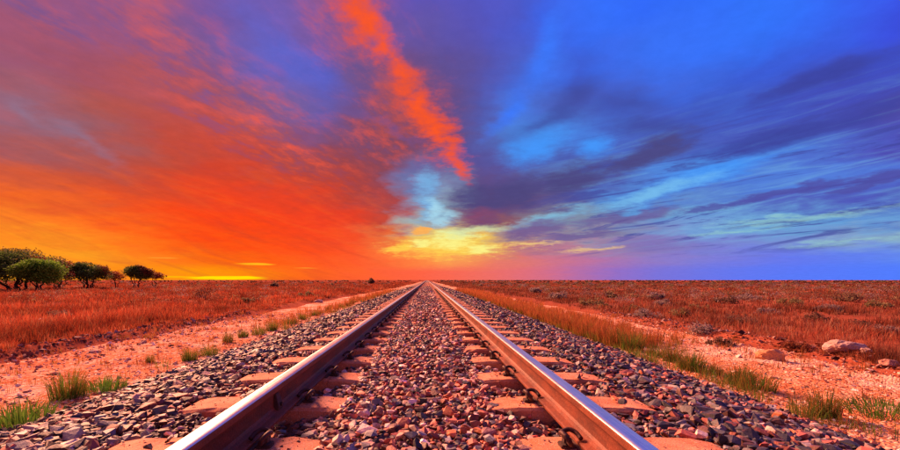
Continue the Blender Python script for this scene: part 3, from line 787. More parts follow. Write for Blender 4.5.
ORD = ['nearest', 'second', 'third', 'fourth', 'fifth', 'sixth', 'seventh', 'eighth', 'ninth', 'tenth', 'eleventh', 'twelfth', 'thirteenth', 'fourteenth', 'fifteenth', 'sixteenth', 'seventeenth', 'eighteenth', 'nineteenth', 'twentieth',
       'twenty-first', 'twenty-second', 'twenty-third', 'twenty-fourth', 'twenty-fifth', 'twenty-sixth', 'twenty-seventh', 'twenty-eighth', 'twenty-ninth', 'thirtieth']
N_SLEEPERS = 180
for k in range(N_SLEEPERS):
    y = SL0 + k * SL_S + (random.uniform(-0.012, 0.012) if k > 1 else 0)
    root = empty('railway_sleeper', (0, y, 0), random.uniform(-0.006, 0.006))
    if k == 0:
        lab = 'red-dusted concrete sleeper nearest the viewer, cut by the bottom edge of the picture'
    elif k < 30:
        lab = 'red-dusted concrete sleeper under both rails, %s from the near end of the track' % ORD[k]
    else:
        lab = 'small far concrete sleeper among the crowded rows beyond the thirtieth, towards the vanishing point'
    tag(root, lab, 'sleeper', 'concrete sleepers carrying the two rails')
    mesh_obj('concrete_body', SLP_ME[k % 5], None, root)
    if k < 46:
        for s in (-1, 1):
            if k < 24: p_ = mesh_obj('rail_pad', PAD_ME, None, root); p_.location = (s * RAIL_X, 0, 0)
            for side in ((-1, 1) if k < 24 else (-s,)):
                # local x of the clip points away from the rail
                ox = s * RAIL_X + side * 0.070
                o = mesh_obj('clip_shoulder', SHO_ME, None, root)
                o.location = (ox, 0, SL_TOP); o.scale = (side * 0.88, -0.88, 0.88)
                mesh_obj('spring_clip', CLIP_ME, None, o)

# ------------------------------------------------------------------ rails
def extrude_profile(name, loops, mats, x0, y0, y1, mat_of=None, smooth=False):
    bm = bmesh.new()
    ys_ = [y0] + [y for y in axis(1.0, 20.0, 0.5, 1.0, y1, 1.25) if y > y0]
    for prof in loops:
        rings = [[bm.verts.new((x0 + px, y, pz)) for px, pz in prof] for y in ys_]
        for A, B in zip(rings, rings[1:]):
            for i in range(len(prof)):
                j = (i + 1) % len(prof)
                f_ = bm.faces.new((A[i], A[j], B[j], B[i])); f_.smooth = smooth
        bm.faces.new(rings[0]); bm.faces.new(rings[-1][::-1])
    bmesh.ops.recalc_face_normals(bm, faces=bm.faces)
    if mat_of:
        bmesh.ops.delete(bm, geom=[f_ for f_ in bm.faces if not mat_of(f_)], context='FACES')
    me = bpy.data.meshes.new(name); bm.to_mesh(me); bm.free()
    for m_ in mats: me.materials.append(m_)
    return me

Z0 = RAIL_Z0
def sym(half): return half + [(-x, z) for x, z in half[::-1]]
FOOT = sym([(0.070, Z0), (0.070, Z0 + 0.010), (0.062, Z0 + 0.0135), (0.034, Z0 + 0.020), (0.018, Z0 + 0.028), (0.0105, Z0 + 0.040)])
WEB = sym([(0.0105, Z0 + 0.0402), (0.0085, Z0 + 0.062), (0.0083, Z0 + 0.085), (0.0092, Z0 + 0.104), (0.0125, Z0 + 0.1128)])
HEAD = sym([(0.0125, Z0 + 0.1130), (0.0330, Z0 + 0.1215), (0.0360, Z0 + 0.1255), (0.0360, Z0 + 0.1465), (0.0345, Z0 + 0.1530), (0.0300, Z0 + 0.1570), (0.0210, Z0 + 0.1590), (0.0080, Z0 + 0.1598)])
for s, lab in ((-1, 'left steel rail with pink polished top and dark rusty web'), (1, 'right steel rail with pale blue polished top and red rusty web')):
    root = tag(empty('steel_rail', (s * RAIL_X, 0, 0)), lab, 'rail', 'two steel rails of the track')
    mesh_obj('rail_foot', extrude_profile('rail_foot', [FOOT], [M_foot], 0, 0.2, 1600), None, root)
    mesh_obj('rail_web', extrude_profile('rail_web', [WEB], [M_web], 0, 0.2, 1600), None, root)
    hd = mesh_obj('rail_head', extrude_profile('rail_head', [HEAD], [M_side], 0, 0.2, 1600, lambda f_: f_.normal.z <= 0.55), None, root)
    mesh_obj('running_surface', extrude_profile('running_surface', [HEAD], [M_top], 0, 0.2, 1600, lambda f_: f_.normal.z > 0.55, True), None, hd)

# small bracket clamped to the web of the left rail
root = tag(empty('rail_bracket', (-RAIL_X + 0.008, 2.235, Z0 + 0.06)), 'small dark wedge-shaped bracket bolted to the left rail web', 'bracket')
bm = bmesh.new()
pr = [(0.0, -0.045), (0.0, 0.048), (0.012, 0.042), (0.030, -0.020), (0.026, -0.045)]
ra = [bm.verts.new((x, -0.034 + (0.012 if z > 0 else 0), z)) for x, z in pr]; rb = [bm.verts.new((x, 0.034 - (0.012 if z > 0 else 0), z)) for x, z in pr]
for i in range(5): bm.faces.new((ra[i], ra[(i + 1) % 5], rb[(i + 1) % 5], rb[i]))
bm.faces.new(ra[::-1]); bm.faces.new(rb)
bmesh.ops.recalc_face_normals(bm, faces=bm.faces)
bmesh.ops.bevel(bm, geom=bm.edges[:], offset=0.002, segments=1, affect='EDGES')
me = bpy.data.meshes.new('bracket_plate'); bm.to_mesh(me); bm.free(); mesh_obj('bracket_plate', me, M_iron, root)
bm = bmesh.new(); bmesh.ops.create_cone(bm, segments=6, radius1=0.011, radius2=0.010, depth=0.014, cap_ends=True)
bmesh.ops.rotate(bm, verts=bm.verts, matrix=Matrix.Rotation(R(90), 3, 'Y')); bmesh.ops.translate(bm, verts=bm.verts, vec=(0.030, 0, -0.012))
me = bpy.data.meshes.new('bolt'); bm.to_mesh(me); bm.free(); mesh_obj('bolt', me, M_clip, root)

# ------------------------------------------------------------------ grass
def blade_arrays(x, y, z, h, w, lean, ang, root_c, tip_c, curve=0.35):
    """5 vertices and 2 faces per blade, all in numpy"""
    n = len(x)
    dx_, dy_ = np.cos(ang), np.sin(ang)              # lean direction
    fa = ang + math.pi / 2 + rng.uniform(-0.9, 0.9, n)
    px, py = np.cos(fa) * w * 0.5, np.sin(fa) * w * 0.5
    V = np.zeros((n, 5, 3)); Cc = np.zeros((n, 5, 3))
    mx = x + dx_ * lean * h * curve; my = y + dy_ * lean * h * curve; mz = z + h * 0.55
    tx = x + dx_ * lean * h; ty = y + dy_ * lean * h; tz = z + h * np.clip(1 - lean * lean * 0.35, 0.4, 1)
    V[:, 0] = np.stack([x - px, y - py, z - 0.01], 1); V[:, 1] = np.stack([x + px, y + py, z - 0.01], 1)
    V[:, 2] = np.stack([mx + px * 0.75, my + py * 0.75, mz], 1); V[:, 3] = np.stack([mx - px * 0.75, my - py * 0.75, mz], 1)
    V[:, 4] = np.stack([tx, ty, tz], 1)
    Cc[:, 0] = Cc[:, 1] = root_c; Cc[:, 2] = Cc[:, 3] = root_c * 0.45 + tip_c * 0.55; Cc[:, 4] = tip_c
    b_ = np.arange(n)[:, None] * 5
    F = np.concatenate([b_ + np.array([[0, 1, 2, 3]]), b_ + np.array([[3, 2, 4]])], 1)      # 4 + 3 loops
    return V.reshape(-1, 3), F.ravel(), np.tile([4, 3], n), Cc.reshape(-1, 3)

def gh(x, y):
    return np.array([ground_h(a, b_) for a, b_ in zip(x, y)])

def field(name, side, n_tuft, per, label):
    """dry grass of the plain: tufts spread evenly over the view, thinning with distance"""
    y0, y1 = (4.6, 230.0)
    u_ = rng.random(n_tuft)
    y = 1.0 / (1 / y0 + u_ * (1 / y1 - 1 / y0)) if False else y0 * np.exp(u_ ** 0.85 * math.log(y1 / y0))
    t = rng.random(n_tuft)
    inner = np.where(y < 25, 5.75, 5.75 - np.clip((y - 25) / 40, 0, 1) * 1.6)
    outer = np.maximum(inner + 0.5, y * (1.06 if side < 0 else 1.16))
    x = inner + (outer - inner) * t ** (1.25)
    x = side * x
    dens = np.array([fbm(a, b_, 0.30, 3, 21.0) for a, b_ in zip(x, y)])
    dens2 = np.array([fbm(a, b_, 0.9, 2, 33.0) for a, b_ in zip(x, y)])
    if side < 0:
        keep = rng.random(n_tuft) < np.clip(0.62 + dens * 1.9 + dens2 * 1.2, 0.06, 1)
    else:
        keep = rng.random(n_tuft) < np.clip(0.55 + dens * 1.6 + dens2 * 0.9, 0.06, 1)
    x, y, dens = x[keep], y[keep], dens[keep]; n = len(x)
    hz = gh(x, y)
    hh = (0.27 if side < 0 else 0.21) * np.clip(1 + dens * 1.3, 0.4, 1.8) * rng.uniform(0.7, 1.25, n)
    # low fringe right at the track's edge
    e = np.clip((np.abs(x) - 5.6) / 1.0, 0.35, 1); hh *= np.where(y < 25, e, 1)
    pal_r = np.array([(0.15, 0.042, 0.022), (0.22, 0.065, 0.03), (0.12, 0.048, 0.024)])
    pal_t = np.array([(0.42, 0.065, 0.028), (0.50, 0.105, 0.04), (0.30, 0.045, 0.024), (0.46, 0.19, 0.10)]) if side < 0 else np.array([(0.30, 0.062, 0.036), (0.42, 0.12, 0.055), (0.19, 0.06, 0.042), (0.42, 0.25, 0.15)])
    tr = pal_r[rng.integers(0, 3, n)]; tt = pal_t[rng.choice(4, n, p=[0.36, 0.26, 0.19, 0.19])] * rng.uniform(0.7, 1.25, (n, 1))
    dk = np.array([fbm(a, b_ * 0.6, 0.5, 3, 55.0) for a, b_ in zip(x, y)]); fade = np.clip((y - 9) / 30, 0, 1) * (1.0 if side < 0 else 1.7)
    tt = tt * (np.clip(1 + dk * 1.3, 0.45, 1.5) * (1 - 0.25 * fade))[:, None]; tr = tr * np.clip(1 + dk * 1.2, 0.5, 1.4)[:, None]
    rep = per
    X = np.repeat(x, rep); Y = np.repeat(y, rep); Z = np.repeat(hz, rep); m = len(X)
    spread = np.repeat(0.05 + 0.006 * y, rep)
    ang = rng.uniform(0, 2 * math.pi, m); rr = np.sqrt(rng.random(m)) * spread
    X = X + np.cos(ang) * rr; Y = Y + np.sin(ang) * rr
    H = np.repeat(hh, rep) * rng.uniform(0.45, 1.1, m)
    Wd = np.maximum(0.0045, 0.0011 * Y) * rng.uniform(0.7, 1.3, m)
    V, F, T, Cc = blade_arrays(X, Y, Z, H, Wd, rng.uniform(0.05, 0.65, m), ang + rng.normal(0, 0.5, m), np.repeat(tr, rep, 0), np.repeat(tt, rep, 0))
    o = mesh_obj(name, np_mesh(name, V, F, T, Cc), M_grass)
    tag(o, label, 'grass', kind='stuff')

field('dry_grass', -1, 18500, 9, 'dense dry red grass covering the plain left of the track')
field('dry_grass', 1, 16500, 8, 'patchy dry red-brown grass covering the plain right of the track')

# ground point seen at a spot of the photograph (the plain lies at height zero)
def gp(px, py):
    y = 428.0 * CAM_Z / (py - 280.0)
    return ((px - 427.0) / 428.0 * y + 0.047, y)

def tuft_mesh(name, n, h, spread, root_c, tip_c, lean=0.5, wide=0.0045, seed_frac=0.25):
    ang = rng.uniform(0, 2 * math.pi, n); rr = np.sqrt(rng.random(n)) * spread
    x = np.cos(ang) * rr; y = np.sin(ang) * rr
    H = h * rng.uniform(0.45, 1.05, n) * (1 - 0.35 * rr / max(spread, 1e-3))
    rc = np.array(root_c) * rng.uniform(0.7, 1.25, (n, 1)); tcc = np.array(tip_c) * rng.uniform(0.7, 1.3, (n, 1))
    gr = rng.random(n) < 0.5
    tcc = np.where(gr[:, None], rc * 1.25, tcc)
    V, F, T, Cc = blade_arrays(x, y, np.zeros(n), H, np.full(n, wide) * rng.uniform(0.7, 1.4, n), rng.uniform(0.05, lean, n) + rr / max(spread, 1e-3) * 0.15, ang + rng.normal(0, 0.4, n), rc, tcc)
    return np_mesh(name, V, F, T, Cc)

GR, GT = (0.07, 0.15, 0.022), (0.40, 0.13, 0.04)
TUFTS = [tuft_mesh('grass_tuft', 380, 0.40, 0.13, GR, GT, 0.45), tuft_mesh('grass_tuft', 320, 0.34, 0.17, (0.075, 0.16, 0.024), GT, 0.6), tuft_mesh('grass_tuft', 260, 0.44, 0.11, (0.08, 0.13, 0.022), (0.44, 0.13, 0.04), 0.4),
         tuft_mesh('grass_tuft', 380, 0.22, 0.18, (0.065, 0.17, 0.022), (0.14, 0.22, 0.035), 0.7)]
for m_ in TUFTS: m_.materials.append(M_grass)

L_T = [(22, 428, 3, 1.35), (68, 399, 0, 1.0), (106, 391, 3, 1.0), (150, 362, 2, 0.45), (190, 361, 0, 0.75), (209, 356, 1, 0.85), (228, 343, 2, 0.75), (243, 337, 0, 0.7), (259, 335, 1, 0.9), (272, 331, 0, 0.8), (290, 324, 1, 0.9), (302, 320, 0, 0.8), (315, 315.5, 1, 0.9), (328, 311.5, 2, 0.9), (340, 307.5, 1, 1.0), (352, 304, 0, 1.0)]
R_T = [(824, 418, 2, 0.95), (883, 413, 3, 1.5), (757, 391, 1, 0.95), (741, 386, 0, 0.9), (712, 374, 1, 0.7), (692, 371, 0, 1.05), (672, 362, 2, 0.9), (655, 357, 1, 0.8), (632, 351, 0, 1.15), (618, 347, 2, 1.1), (603, 342, 1, 1.1), (589, 336, 0, 1.1), (576, 332, 2, 1.1), (563, 327, 1, 1.1), (551, 323, 0, 1.1), (539, 318, 2, 1.1), (527, 314, 1, 1.1), (514, 309.5, 0, 1.1), (503, 305.5, 1, 1.1)]
for lst, side in ((L_T, 'left'), (R_T, 'right')):
    for i, (px, py, k, s) in enumerate(lst):
        x, y = gp(px, py)
        o = mesh_obj('grass_tuft', TUFTS[k]); o.location = (x, y, ground_h(x, y) + (0.0 if abs(x) > 3.0 else max(0, bed_z(x)) * 0.8))
        sz = s * random.uniform(0.92, 1.08); o.scale = (sz, sz, sz * (0.5 if (side, i) == ('right', 1) else 1.0)); o.rotation_euler = (0, 0, random.uniform(0, 6.28))
        if side == 'right' and i == 1:
            lab = 'low spreading bright green grass clump near the right edge of the picture'
        elif side == 'left' and i == 0:
            lab = 'bright green grass tuft at the bottom left corner beside the ballast'
        else:
            lab = 'orange-tipped green grass tuft on the %s ballast edge, %s from the near end' % (side, ORD[i])
        tag(o, lab, 'grass', 'green grass tufts along the %s ballast edge' % side)

# orange seeding grass between the right track and the plain, uncounted
n = 2100
y = 7.0 * np.exp(rng.random(n) * math.log(45 / 7.0)); x = np.where(rng.random(n) < 0.45, rng.normal(3.22, 0.10, n), rng.normal(3.75, 0.40, n))
left = rng.random(n) < 0.10
x = np.where(left, -rng.normal(3.55, 0.30, n), x); keep = (np.abs(x) > 3.05) & (~left | (y > 9)); x, y = x[keep], y[keep]
q = rng.random(420); ys_ = 3.2 * np.exp(rng.random(420) * math.log(16 / 3.2)); x = np.concatenate([x, np.where(q < 0.5, -1, 1) * rng.uniform(3.2, 5.7, 420)]); y = np.concatenate([y, ys_])
rep = 16; X = np.repeat(x, rep); Y = np.repeat(y, rep); m = len(X)
ang = rng.uniform(0, 6.28, m); rr = np.sqrt(rng.random(m)) * (0.05 + 0.004 * Y); X = X + np.cos(ang) * rr; Y = Y + np.sin(ang) * rr
Hh = np.repeat(np.concatenate([rng.uniform(0.16, 0.42, len(x) - 420), rng.uniform(0.05, 0.17, 420)]), rep) * rng.uniform(0.5, 1.1, m)
tcol = np.array([(0.50, 0.12, 0.04), (0.55, 0.18, 0.06), (0.38, 0.085, 0.035)])[rng.integers(0, 3, m)]
rcol = np.where((rng.random(m) < 0.5)[:, None], np.array((0.07, 0.14, 0.022)), np.array((0.20, 0.075, 0.03)))
V, F, T, Cc = blade_arrays(X, Y, gh(X, Y), Hh, np.maximum(0.004, 0.0009 * Y), rng.uniform(0.05, 0.5, m), ang, rcol, tcol)
o = mesh_obj('verge_grass', np_mesh('verge_grass', V, F, T, Cc), M_grass)
tag(o, 'orange seeding grass fringing the ballast and gravel paths', 'grass', kind='stuff')

# short green shoots crowding the toe of the ballast
n = 330
y = 3.0 * np.exp(rng.random(n) * math.log(40 / 3.0)); sgn = np.where(rng.random(n) < 0.86, 1, -1)
keep = np.array([fbm(s_ * 3, b_, 0.7, 2, 71.0) for s_, b_ in zip(sgn, y)]) > -0.08; y, sgn = y[keep], sgn[keep]; n = len(y)
x = sgn * rng.normal(3.16, 0.10, n)
rep = 22; X = np.repeat(x, rep); Y = np.repeat(y, rep); m = len(X)
ang = rng.uniform(0, 6.28, m); rr = np.sqrt(rng.random(m)) * (0.07 + 0.004 * Y); X = X + np.cos(ang) * rr; Y = Y + np.sin(ang) * rr
Hh = np.repeat(rng.uniform(0.06, 0.22, n), rep) * rng.uniform(0.5, 1.1, m)
gcol = np.array([(0.07, 0.16, 0.022), (0.10, 0.19, 0.03), (0.14, 0.13, 0.03)])[rng.integers(0, 3, m)]
tcol = np.where((rng.random(m) < 0.6)[:, None], gcol * 1.2, np.array((0.42, 0.15, 0.045)))
V, F, T, Cc = blade_arrays(X, Y, gh(X, Y), Hh, np.maximum(0.004, 0.0009 * Y), rng.uniform(0.05, 0.6, m), ang, gcol, tcol)
o = mesh_obj('green_shoots', np_mesh('green_shoots', V, F, T, Cc), M_grass)
tag(o, 'short green shoots crowding the foot of the ballast', 'grass', kind='stuff')

# ------------------------------------------------------------------ leaves, shrubs, trees
def leaf_cloud(centres, radii, n, size, c_lo, c_hi, flat=0.6, shell=0.55):
    """leaf-sized quads spread through a set of ellipsoid clumps"""
    centres = np.array(centres, float); radii = np.array(radii, float)
    vol = radii.prod(1) ** 0.7; k = rng.choice(len(centres), n, p=vol / vol.sum())
    d = rng.normal(0, 1, (n, 3)); d /= np.linalg.norm(d, axis=1)[:, None]
    r = (shell + (1 - shell) * rng.random(n)) ** 0.8 * np.where(rng.random(n) < 0.2, rng.random(n), 1)
    p = centres[k] + d * radii[k] * r[:, None] * rng.uniform(0.85, 1.12, (n, 1))
    Rm = rot_mats(n, 0.9)
    s = size * rng.uniform(0.6, 1.4, n)
    q = np.array([(-0.5, -0.3, 0), (0.1, -0.42, 0.08), (0.6, 0.0, 0), (0.05, 0.40, 0.08)])
    V = np.einsum('nij,vj->nvi', Rm, q) * s[:, None, None] + p[:, None, :]
    tint = rng.random(len(centres))[k]
    c = np.array(c_lo) + (np.array(c_hi) - np.array(c_lo)) * np.clip(tint * 0.6 + rng.random(n) * 0.5, 0, 1)[:, None]
    F = np.arange(n * 4); return V.reshape(-1, 3), F, np.full(n, 4), np.repeat(c, 4, 0)

def stems_mesh(name, paths, sides=6):
    """several tapered limbs joined as one woody body; paths = [(points, r0, r1)]"""
    bm = bmesh.new()
    for pts, r0, r1 in paths:
        rings = []; m = len(pts)
        for i, p in enumerate(pts):
            p = Vector(p); d = (Vector(pts[min(i + 1, m - 1)]) - Vector(pts[max(i - 1, 0)])).normalized()
            a = d.orthogonal().normalized(); b_ = d.cross(a); r = r0 + (r1 - r0) * i / (m - 1)
            rings.append([bm.verts.new(p + (a * math.cos(2 * math.pi * s / sides) + b_ * math.sin(2 * math.pi * s / sides)) * r) for s in range(sides)])
        for A, B in zip(rings, rings[1:]):
            # match ring starts so that the skin does not twist
            off = min(range(sides), key=lambda o_: (A[0].co - B[o_].co).length)
            for s in range(sides):
                bm.faces.new((A[s], A[(s + 1) % sides], B[(s + 1 + off) % sides], B[(s + off) % sides]))
        bm.faces.new(rings[0][::-1]); bm.faces.new(rings[-1])
    bmesh.ops.recalc_face_normals(bm, faces=bm.faces)
    for f_ in bm.faces: f_.smooth = True
    me = bpy.data.meshes.new(name); bm.to_mesh(me); bm.free(); me.materials.append(M_bark)
    return me

def limb(p0, p1, wob, n=6):
    p0, p1 = Vector(p0), Vector(p1); out = []
    for i in range(n + 1):
        t = i / n; p = p0.lerp(p1, t)
        k = math.sin(math.pi * t) * wob
        out.append(p + Vector((random.uniform(-k, k), random.uniform(-k, k), k * 0.4)))
    return out

def tree(loc, width, height, under, n_leaf, c_lo, c_hi, label, name='spreading_tree', clumps=26, trunks=4, leaf=0.17, rim=None, depth=0.8, lean=0.0, group='dark spreading trees on the left horizon'):
    """umbrella-crowned outback tree: several bent trunks under a broad flattened crown"""
    x, y = loc
    root = tag(empty(name, (x, y, ground_h(x, y) - 0.03)), label, 'tree', group)
    hw = width / 2; cz = (height + under) / 2; ch = (height - under) / 2
    cen, rad = [], []
    for i in range(clumps):
        a = random.uniform(0, 2 * math.pi); q = math.sqrt(random.random()) * 0.84
        cx, cy = math.cos(a) * q * hw + lean, math.sin(a) * q * hw * depth
        dome = math.sqrt(max(0.05, 1 - q * q))
        top = under + (height - under) * (0.35 + 0.65 * dome)
        s = random.uniform(0.6, 1.0) * ch * 0.62 + 0.12
        cz_ = random.uniform(under + s * 0.4, max(under + s * 0.45, top - s))
        if random.random() < 0.55: cz_ = top - s
        cen.append((cx, cy, cz_)); rad.append((s * random.uniform(1.1, 1.8), s * random.uniform(1.1, 1.7), s))
    V, F, T, Cc = leaf_cloud(cen, rad, int(n_leaf * 2.2), leaf * 1.1, c_lo, c_hi)
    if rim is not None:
        # red backlight along the crown's outer edge, blended into the leaf colour
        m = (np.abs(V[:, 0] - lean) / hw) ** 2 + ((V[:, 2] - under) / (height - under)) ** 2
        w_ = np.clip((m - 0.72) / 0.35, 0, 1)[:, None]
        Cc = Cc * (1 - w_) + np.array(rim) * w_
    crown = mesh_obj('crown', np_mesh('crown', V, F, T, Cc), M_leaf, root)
    paths = []
    for i in range(trunks):
        a = 2 * math.pi * i / trunks + random.uniform(-0.4, 0.4); q = random.uniform(0.05, 0.22) * hw
        b0 = (math.cos(a) * q + lean * 0.4, math.sin(a) * q, 0)
        kx, ky = math.cos(a) * hw * random.uniform(0.3, 0.6) + lean, math.sin(a) * hw * depth * random.uniform(0.3, 0.6)
        fork = (kx * 0.6, ky * 0.6, under * random.uniform(0.85, 1.1))
        r0 = 0.035 * height * random.uniform(0.55, 1.0)
        paths.append((limb(b0, fork, 0.16), r0, r0 * 0.6))
        for j in range(3):
            e_ = (kx + random.uniform(-0.3, 0.3) * hw, ky + random.uniform(-0.3, 0.3) * hw, random.uniform(under + 0.3 * (height - under), height - 0.25 * (height - under)))
            paths.append((limb(fork, e_, 0.12), r0 * 0.55, r0 * 0.15))
    trunk = mesh_obj('trunk', stems_mesh('trunk', paths), None, root)
    return root

DK, MD, BR = (0.07, 0.13, 0.030), (0.15, 0.26, 0.06), (0.26, 0.52, 0.05)
x, y = gp(14, 290.0)
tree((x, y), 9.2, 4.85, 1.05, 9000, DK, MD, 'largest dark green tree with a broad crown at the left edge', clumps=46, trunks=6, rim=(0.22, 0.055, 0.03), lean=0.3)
x, y = gp(39, 290.6)
tree((x, y), 4.8, 3.5, 0.95, 6500, (0.14, 0.27, 0.03), BR, 'brighter green rounded tree in front of the largest dark tree', clumps=24, trunks=3, leaf=0.14)
x, y = gp(87, 289.0)
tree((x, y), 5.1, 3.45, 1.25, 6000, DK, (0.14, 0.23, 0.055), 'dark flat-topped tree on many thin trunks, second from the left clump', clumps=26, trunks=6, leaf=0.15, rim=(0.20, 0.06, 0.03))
x, y = gp(136, 288.6)
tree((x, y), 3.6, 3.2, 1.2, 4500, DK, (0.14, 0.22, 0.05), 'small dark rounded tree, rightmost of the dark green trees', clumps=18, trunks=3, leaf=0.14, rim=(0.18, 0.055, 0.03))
RD = ((0.22, 0.05, 0.022), (0.34, 0.10, 0.04))  # sparse red foliage, its backlit glow painted into the leaf colours
x, y = gp(116, 288.4)
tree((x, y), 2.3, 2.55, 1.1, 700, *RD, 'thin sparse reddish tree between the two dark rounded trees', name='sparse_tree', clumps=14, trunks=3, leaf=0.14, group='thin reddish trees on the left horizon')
x, y = gp(155, 288.0)
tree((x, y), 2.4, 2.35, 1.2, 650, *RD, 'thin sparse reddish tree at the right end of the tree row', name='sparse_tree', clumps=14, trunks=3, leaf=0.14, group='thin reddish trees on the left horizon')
x, y = gp(58, 288.6)
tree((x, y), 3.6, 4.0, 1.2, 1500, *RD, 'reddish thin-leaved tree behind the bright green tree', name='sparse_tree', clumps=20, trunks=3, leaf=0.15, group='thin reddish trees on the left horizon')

def shrub(loc, width, height, n_leaf, c_lo, c_hi, label, group, leaf=0.06, name='shrub', twigs=7):
    x, y = loc
    root = tag(empty(name, (x, y, ground_h(x, y) - 0.02), random.uniform(0, 6.28)), label, 'shrub', group)
    hw = width / 2; cen, rad = [], []
    for i in range(14):
        a = random.uniform(0, 6.28); q = math.sqrt(random.random()) * 0.75
        s = random.uniform(0.22, 0.4) * min(hw, height)
        dome = math.sqrt(max(0.06, 1 - q * q))
        cen.append((math.cos(a) * q * hw, math.sin(a) * q * hw, max(s * 0.7, random.uniform(0.35, 1.0) * height * dome - s * 0.6))); rad.append((s * 1.25, s * 1.25, s))
    V, F, T, Cc = leaf_cloud(cen, rad, n_leaf, leaf, c_lo, c_hi, shell=0.4)
    V[:, 2] = np.maximum(V[:, 2], 0.0)
    mesh_obj('foliage', np_mesh('foliage', V, F, T, Cc), M_leaf, root)
    mesh_obj('twigs', stems_mesh('twigs', [(limb((0.02 * math.cos(i), 0.02 * math.sin(i), 0), tuple(c_), 0.04, 4), 0.012 + 0.006 * height, 0.004) for i, c_ in enumerate(cen[:twigs])], 5), None, root)
    return root

GREY = ((0.20, 0.15, 0.14), (0.40, 0.32, 0.29)); OLV = ((0.15, 0.12, 0.055), (0.34, 0.27, 0.13)); RED = ((0.20, 0.06, 0.03), (0.34, 0.12, 0.06)); BRN = ((0.13, 0.075, 0.05), (0.26, 0.15, 0.10))
SH = [  # photo spot, width m, height m, colours, look
    (204, 299, 2.0, 0.95, RED, 'wiry reddish shrub standing tallest in the left grass'),
    (310, 298, 1.9, 0.42, OLV, 'pale olive low shrub on the left near the track'),
    (275, 287.5, 1.6, 0.8, BRN, 'lone brown shrub in the red grass below the sunset glow'),
    (372, 284.5, 1.9, 1.9, BRN, 'lone dark bush standing against the orange sky left of the vanishing point'),
    (560, 300, 1.35, 0.62, GREY, 'pale grey rounded saltbush, nearest the vanishing point on the right'),
    (590, 305, 1.5, 0.40, OLV, 'pale olive low saltbush just right of the grey rounded one'),
    (535, 293, 1.1, 0.55, GREY, 'small grey saltbush beyond the ballast edge on the right'),
    (611, 298, 1.0, 0.45, BRN, 'small brown shrub behind the olive saltbush'),
    (647, 318, 0.85, 0.36, GREY, 'grey saltbush in the orange grass right of the ballast'),
    (681, 317, 0.60, 0.32, OLV, 'small pale yellowish saltbush with a round top'),
    (630, 312, 0.8, 0.30, OLV, 'low olive saltbush at the foot of the orange verge grass'),
    (700, 335, 0.65, 0.30, GREY, 'grey low bush above the orange rock'),
    (741, 327, 0.75, 0.36, BRN, 'brown bush amid the grass above the pale boulder'),
    (723, 303, 1.3, 0.5, BRN, 'wide brown shrub in the middle of the right plain'),
    (655, 300, 1.1, 0.42, GREY, 'grey shrub amid red grass, left of the wide brown shrub'),
    (790, 306, 1.2, 0.42, OLV, 'olive shrub in the right half of the plain'),
    (846, 302, 1.4, 0.5, BRN, 'brown shrub towards the right edge of the plain'),
    (880, 309, 1.0, 0.38, OLV, 'olive shrub close to the right edge of the picture'),
    (815, 322, 0.7, 0.30, BRN, 'small brown bush in the grass above the pale boulder, to its left'),
    (770, 315, 0.8, 0.3, GREY, 'grey low bush half way across the right plain'),
    (604, 310, 0.7, 0.30, OLV, 'small olive bush rising from the orange verge grass, left of the grey saltbush'),
    (664, 306, 0.9, 0.36, GREY, 'grey rounded bush beyond the pale yellowish saltbush'),
    (700, 310, 0.9, 0.34, OLV, 'pale olive bush below the wide brown shrub'),
    (748, 300, 1.3, 0.45, GREY, 'grey bush just right of the wide brown shrub'),
    (830, 312, 0.9, 0.34, GREY, 'grey bush in the red grass well above the boulder'),
    (862, 328, 0.6, 0.28, BRN, 'brown bush directly above the pale boulder'),
    (888, 334, 0.6, 0.26, GREY, 'grey bush at the right edge above the reddish flat rock'),
    (720, 345, 0.5, 0.2, BRN, 'low brown bush just left of the orange rock'),
    (800, 353, 0.45, 0.18, RED, 'low reddish bush between the orange rock and the boulder'),
    (60, 318, 0.8, 0.32, BRN, 'brown bush in the left grass below the trees'),
    (130, 308, 0.9, 0.34, RED, 'red bush in the left grass below the small dark tree'),
    (250, 303, 0.9, 0.32, OLV, 'olive bush in the left grass, right of the wiry reddish shrub'),
]
for px, py, w, h, cc, lab in SH:
    far = py < 290
    shrub(gp(px, py), w, h, 700 if not far else 420, *cc, lab, 'shrubs scattered over the plain', leaf=max(0.035, 0.0035 * gp(px, py)[1]))

# far scrub that melts into rows
n = 3000
yy = 20 * np.exp(rng.random(n) * math.log(900 / 20)); xx = rng.uniform(-1.1, 1.25, n) * yy
keep = (np.abs(xx) > 9) & (rng.random(n) < np.where(xx > 0, 1.0, 0.45)); xx, yy = xx[keep], yy[keep]
VV, FF, TT, CCc = [], [], [], []; base = 0
pl = [GREY, OLV, BRN, RED]
for a, b_ in zip(xx, yy):
    w = random.uniform(0.5, 1.3); h = random.uniform(0.25, 0.6) * (1.0 if b_ < 200 else 1.5)
    cc = pl[random.choices(range(4), [0.25, 0.3, 0.3, 0.15])[0]] if a > 0 else pl[random.choices(range(4), [0.16, 0.20, 0.26, 0.38])[0]]
    z = ground_h(a, b_)
    cen = [(a + random.uniform(-w, w) * 0.5, b_ + random.uniform(-w, w) * 0.4, z + h * random.uniform(0.3, 0.6)) for _ in range(4)]
    V, F, T, Cc = leaf_cloud(cen, [(w * 0.35, w * 0.35, h * 0.45)] * 4, 48, max(0.07, 0.0022 * b_), *cc)
    VV.append(V); FF.append(F + base); TT.append(T); CCc.append(Cc); base += len(V)
o = mesh_obj('far_scrub', np_mesh('far_scrub', np.concatenate(VV), np.concatenate(FF), np.concatenate(TT), np.concatenate(CCc)), M_leaf)
tag(o, 'low scrub dotted in rows over the distant plain', 'scrub', kind='stuff')

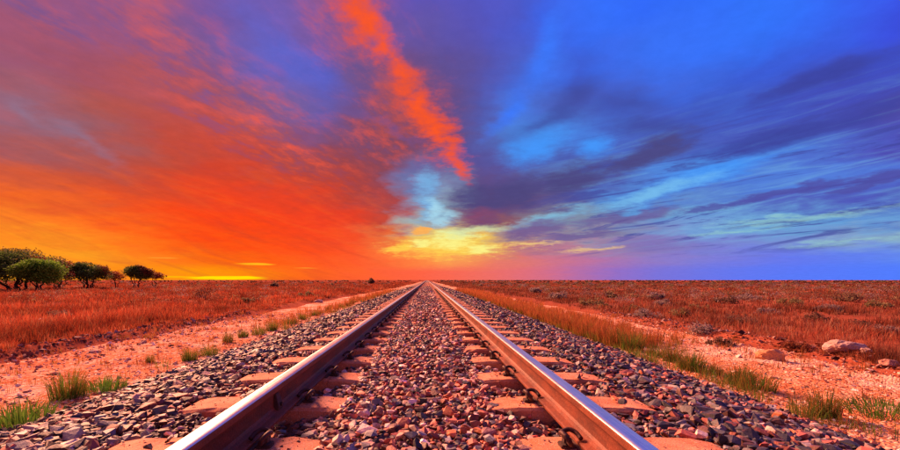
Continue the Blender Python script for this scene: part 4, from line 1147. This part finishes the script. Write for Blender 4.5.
# ------------------------------------------------------------------ rocks
def rock(px, py, w, d, h, mat, label, seed, sink=0.25):
    x, y = gp(px, py)
    bm = bmesh.new(); bmesh.ops.create_icosphere(bm, subdivisions=4, radius=1.0)
    r = random.Random(seed); cuts = [(Vector((r.gauss(0, 1), r.gauss(0, 1), r.gauss(0, 0.8))).normalized(), r.uniform(0.62, 0.85)) for _ in range(9)]
    for v_ in bm.verts:
        p = v_.co.copy()
        for nrm, dd in cuts:
            k = p.dot(nrm) - dd
            if k > 0: p -= nrm * k * 0.9
        p *= 1 + 0.16 * mnoise.noise(p * 1.8 + Vector((seed, 0, 0))) + 0.09 * mnoise.noise(p * 5 + Vector((0, seed, 0))) + 0.05 * mnoise.noise(p * 12 + Vector((0, 0, seed)))
        v_.co = Vector((p.x * w / 2, p.y * d / 2, p.z * h / 2))
    me = bpy.data.meshes.new('rock'); bm.to_mesh(me); bm.free()
    o = mesh_obj('rock', me, mat); o.location = (x, y, ground_h(x, y) + h * (0.5 - sink)); o.rotation_euler = (0, 0, r.uniform(-0.4, 0.4))
    return tag(o, label, 'rock', 'rocks lying along the edges of the gravel paths')
rock(770, 360, 0.36, 0.28, 0.22, M_rock_orange, 'flat orange rock on the far edge of the right gravel path', 3)
rock(846, 359, 0.54, 0.40, 0.25, M_rock_pale, 'large pale pink boulder at the right, behind the gravel path', 8)
rock(866, 363, 0.13, 0.12, 0.11, M_rock_pale, 'small pale stone just below the large pale boulder', 5)
rock(890, 371, 0.26, 0.2, 0.12, M_rock_red, 'reddish flat rock at the right edge beside the path', 12)
rock(823, 366, 0.10, 0.09, 0.07, M_rock_red, 'fist-sized red stone between the orange rock and the boulder', 15)
rock(40, 322, 0.5, 0.3, 0.16, M_rock_pale, 'pale rock half hidden in the red grass on the left', 21)
rock(318, 302.5, 0.5, 0.35, 0.22, M_rock_pale, 'pale rock beside the olive shrub near the track', 25)
rock(143, 343, 0.14, 0.12, 0.09, M_rock_red, 'reddish stone on the outer edge of the left gravel path', 27)
rock(96, 352, 0.18, 0.13, 0.09, M_rock_pale, 'pale stone on the outer edge of the left gravel path', 31)
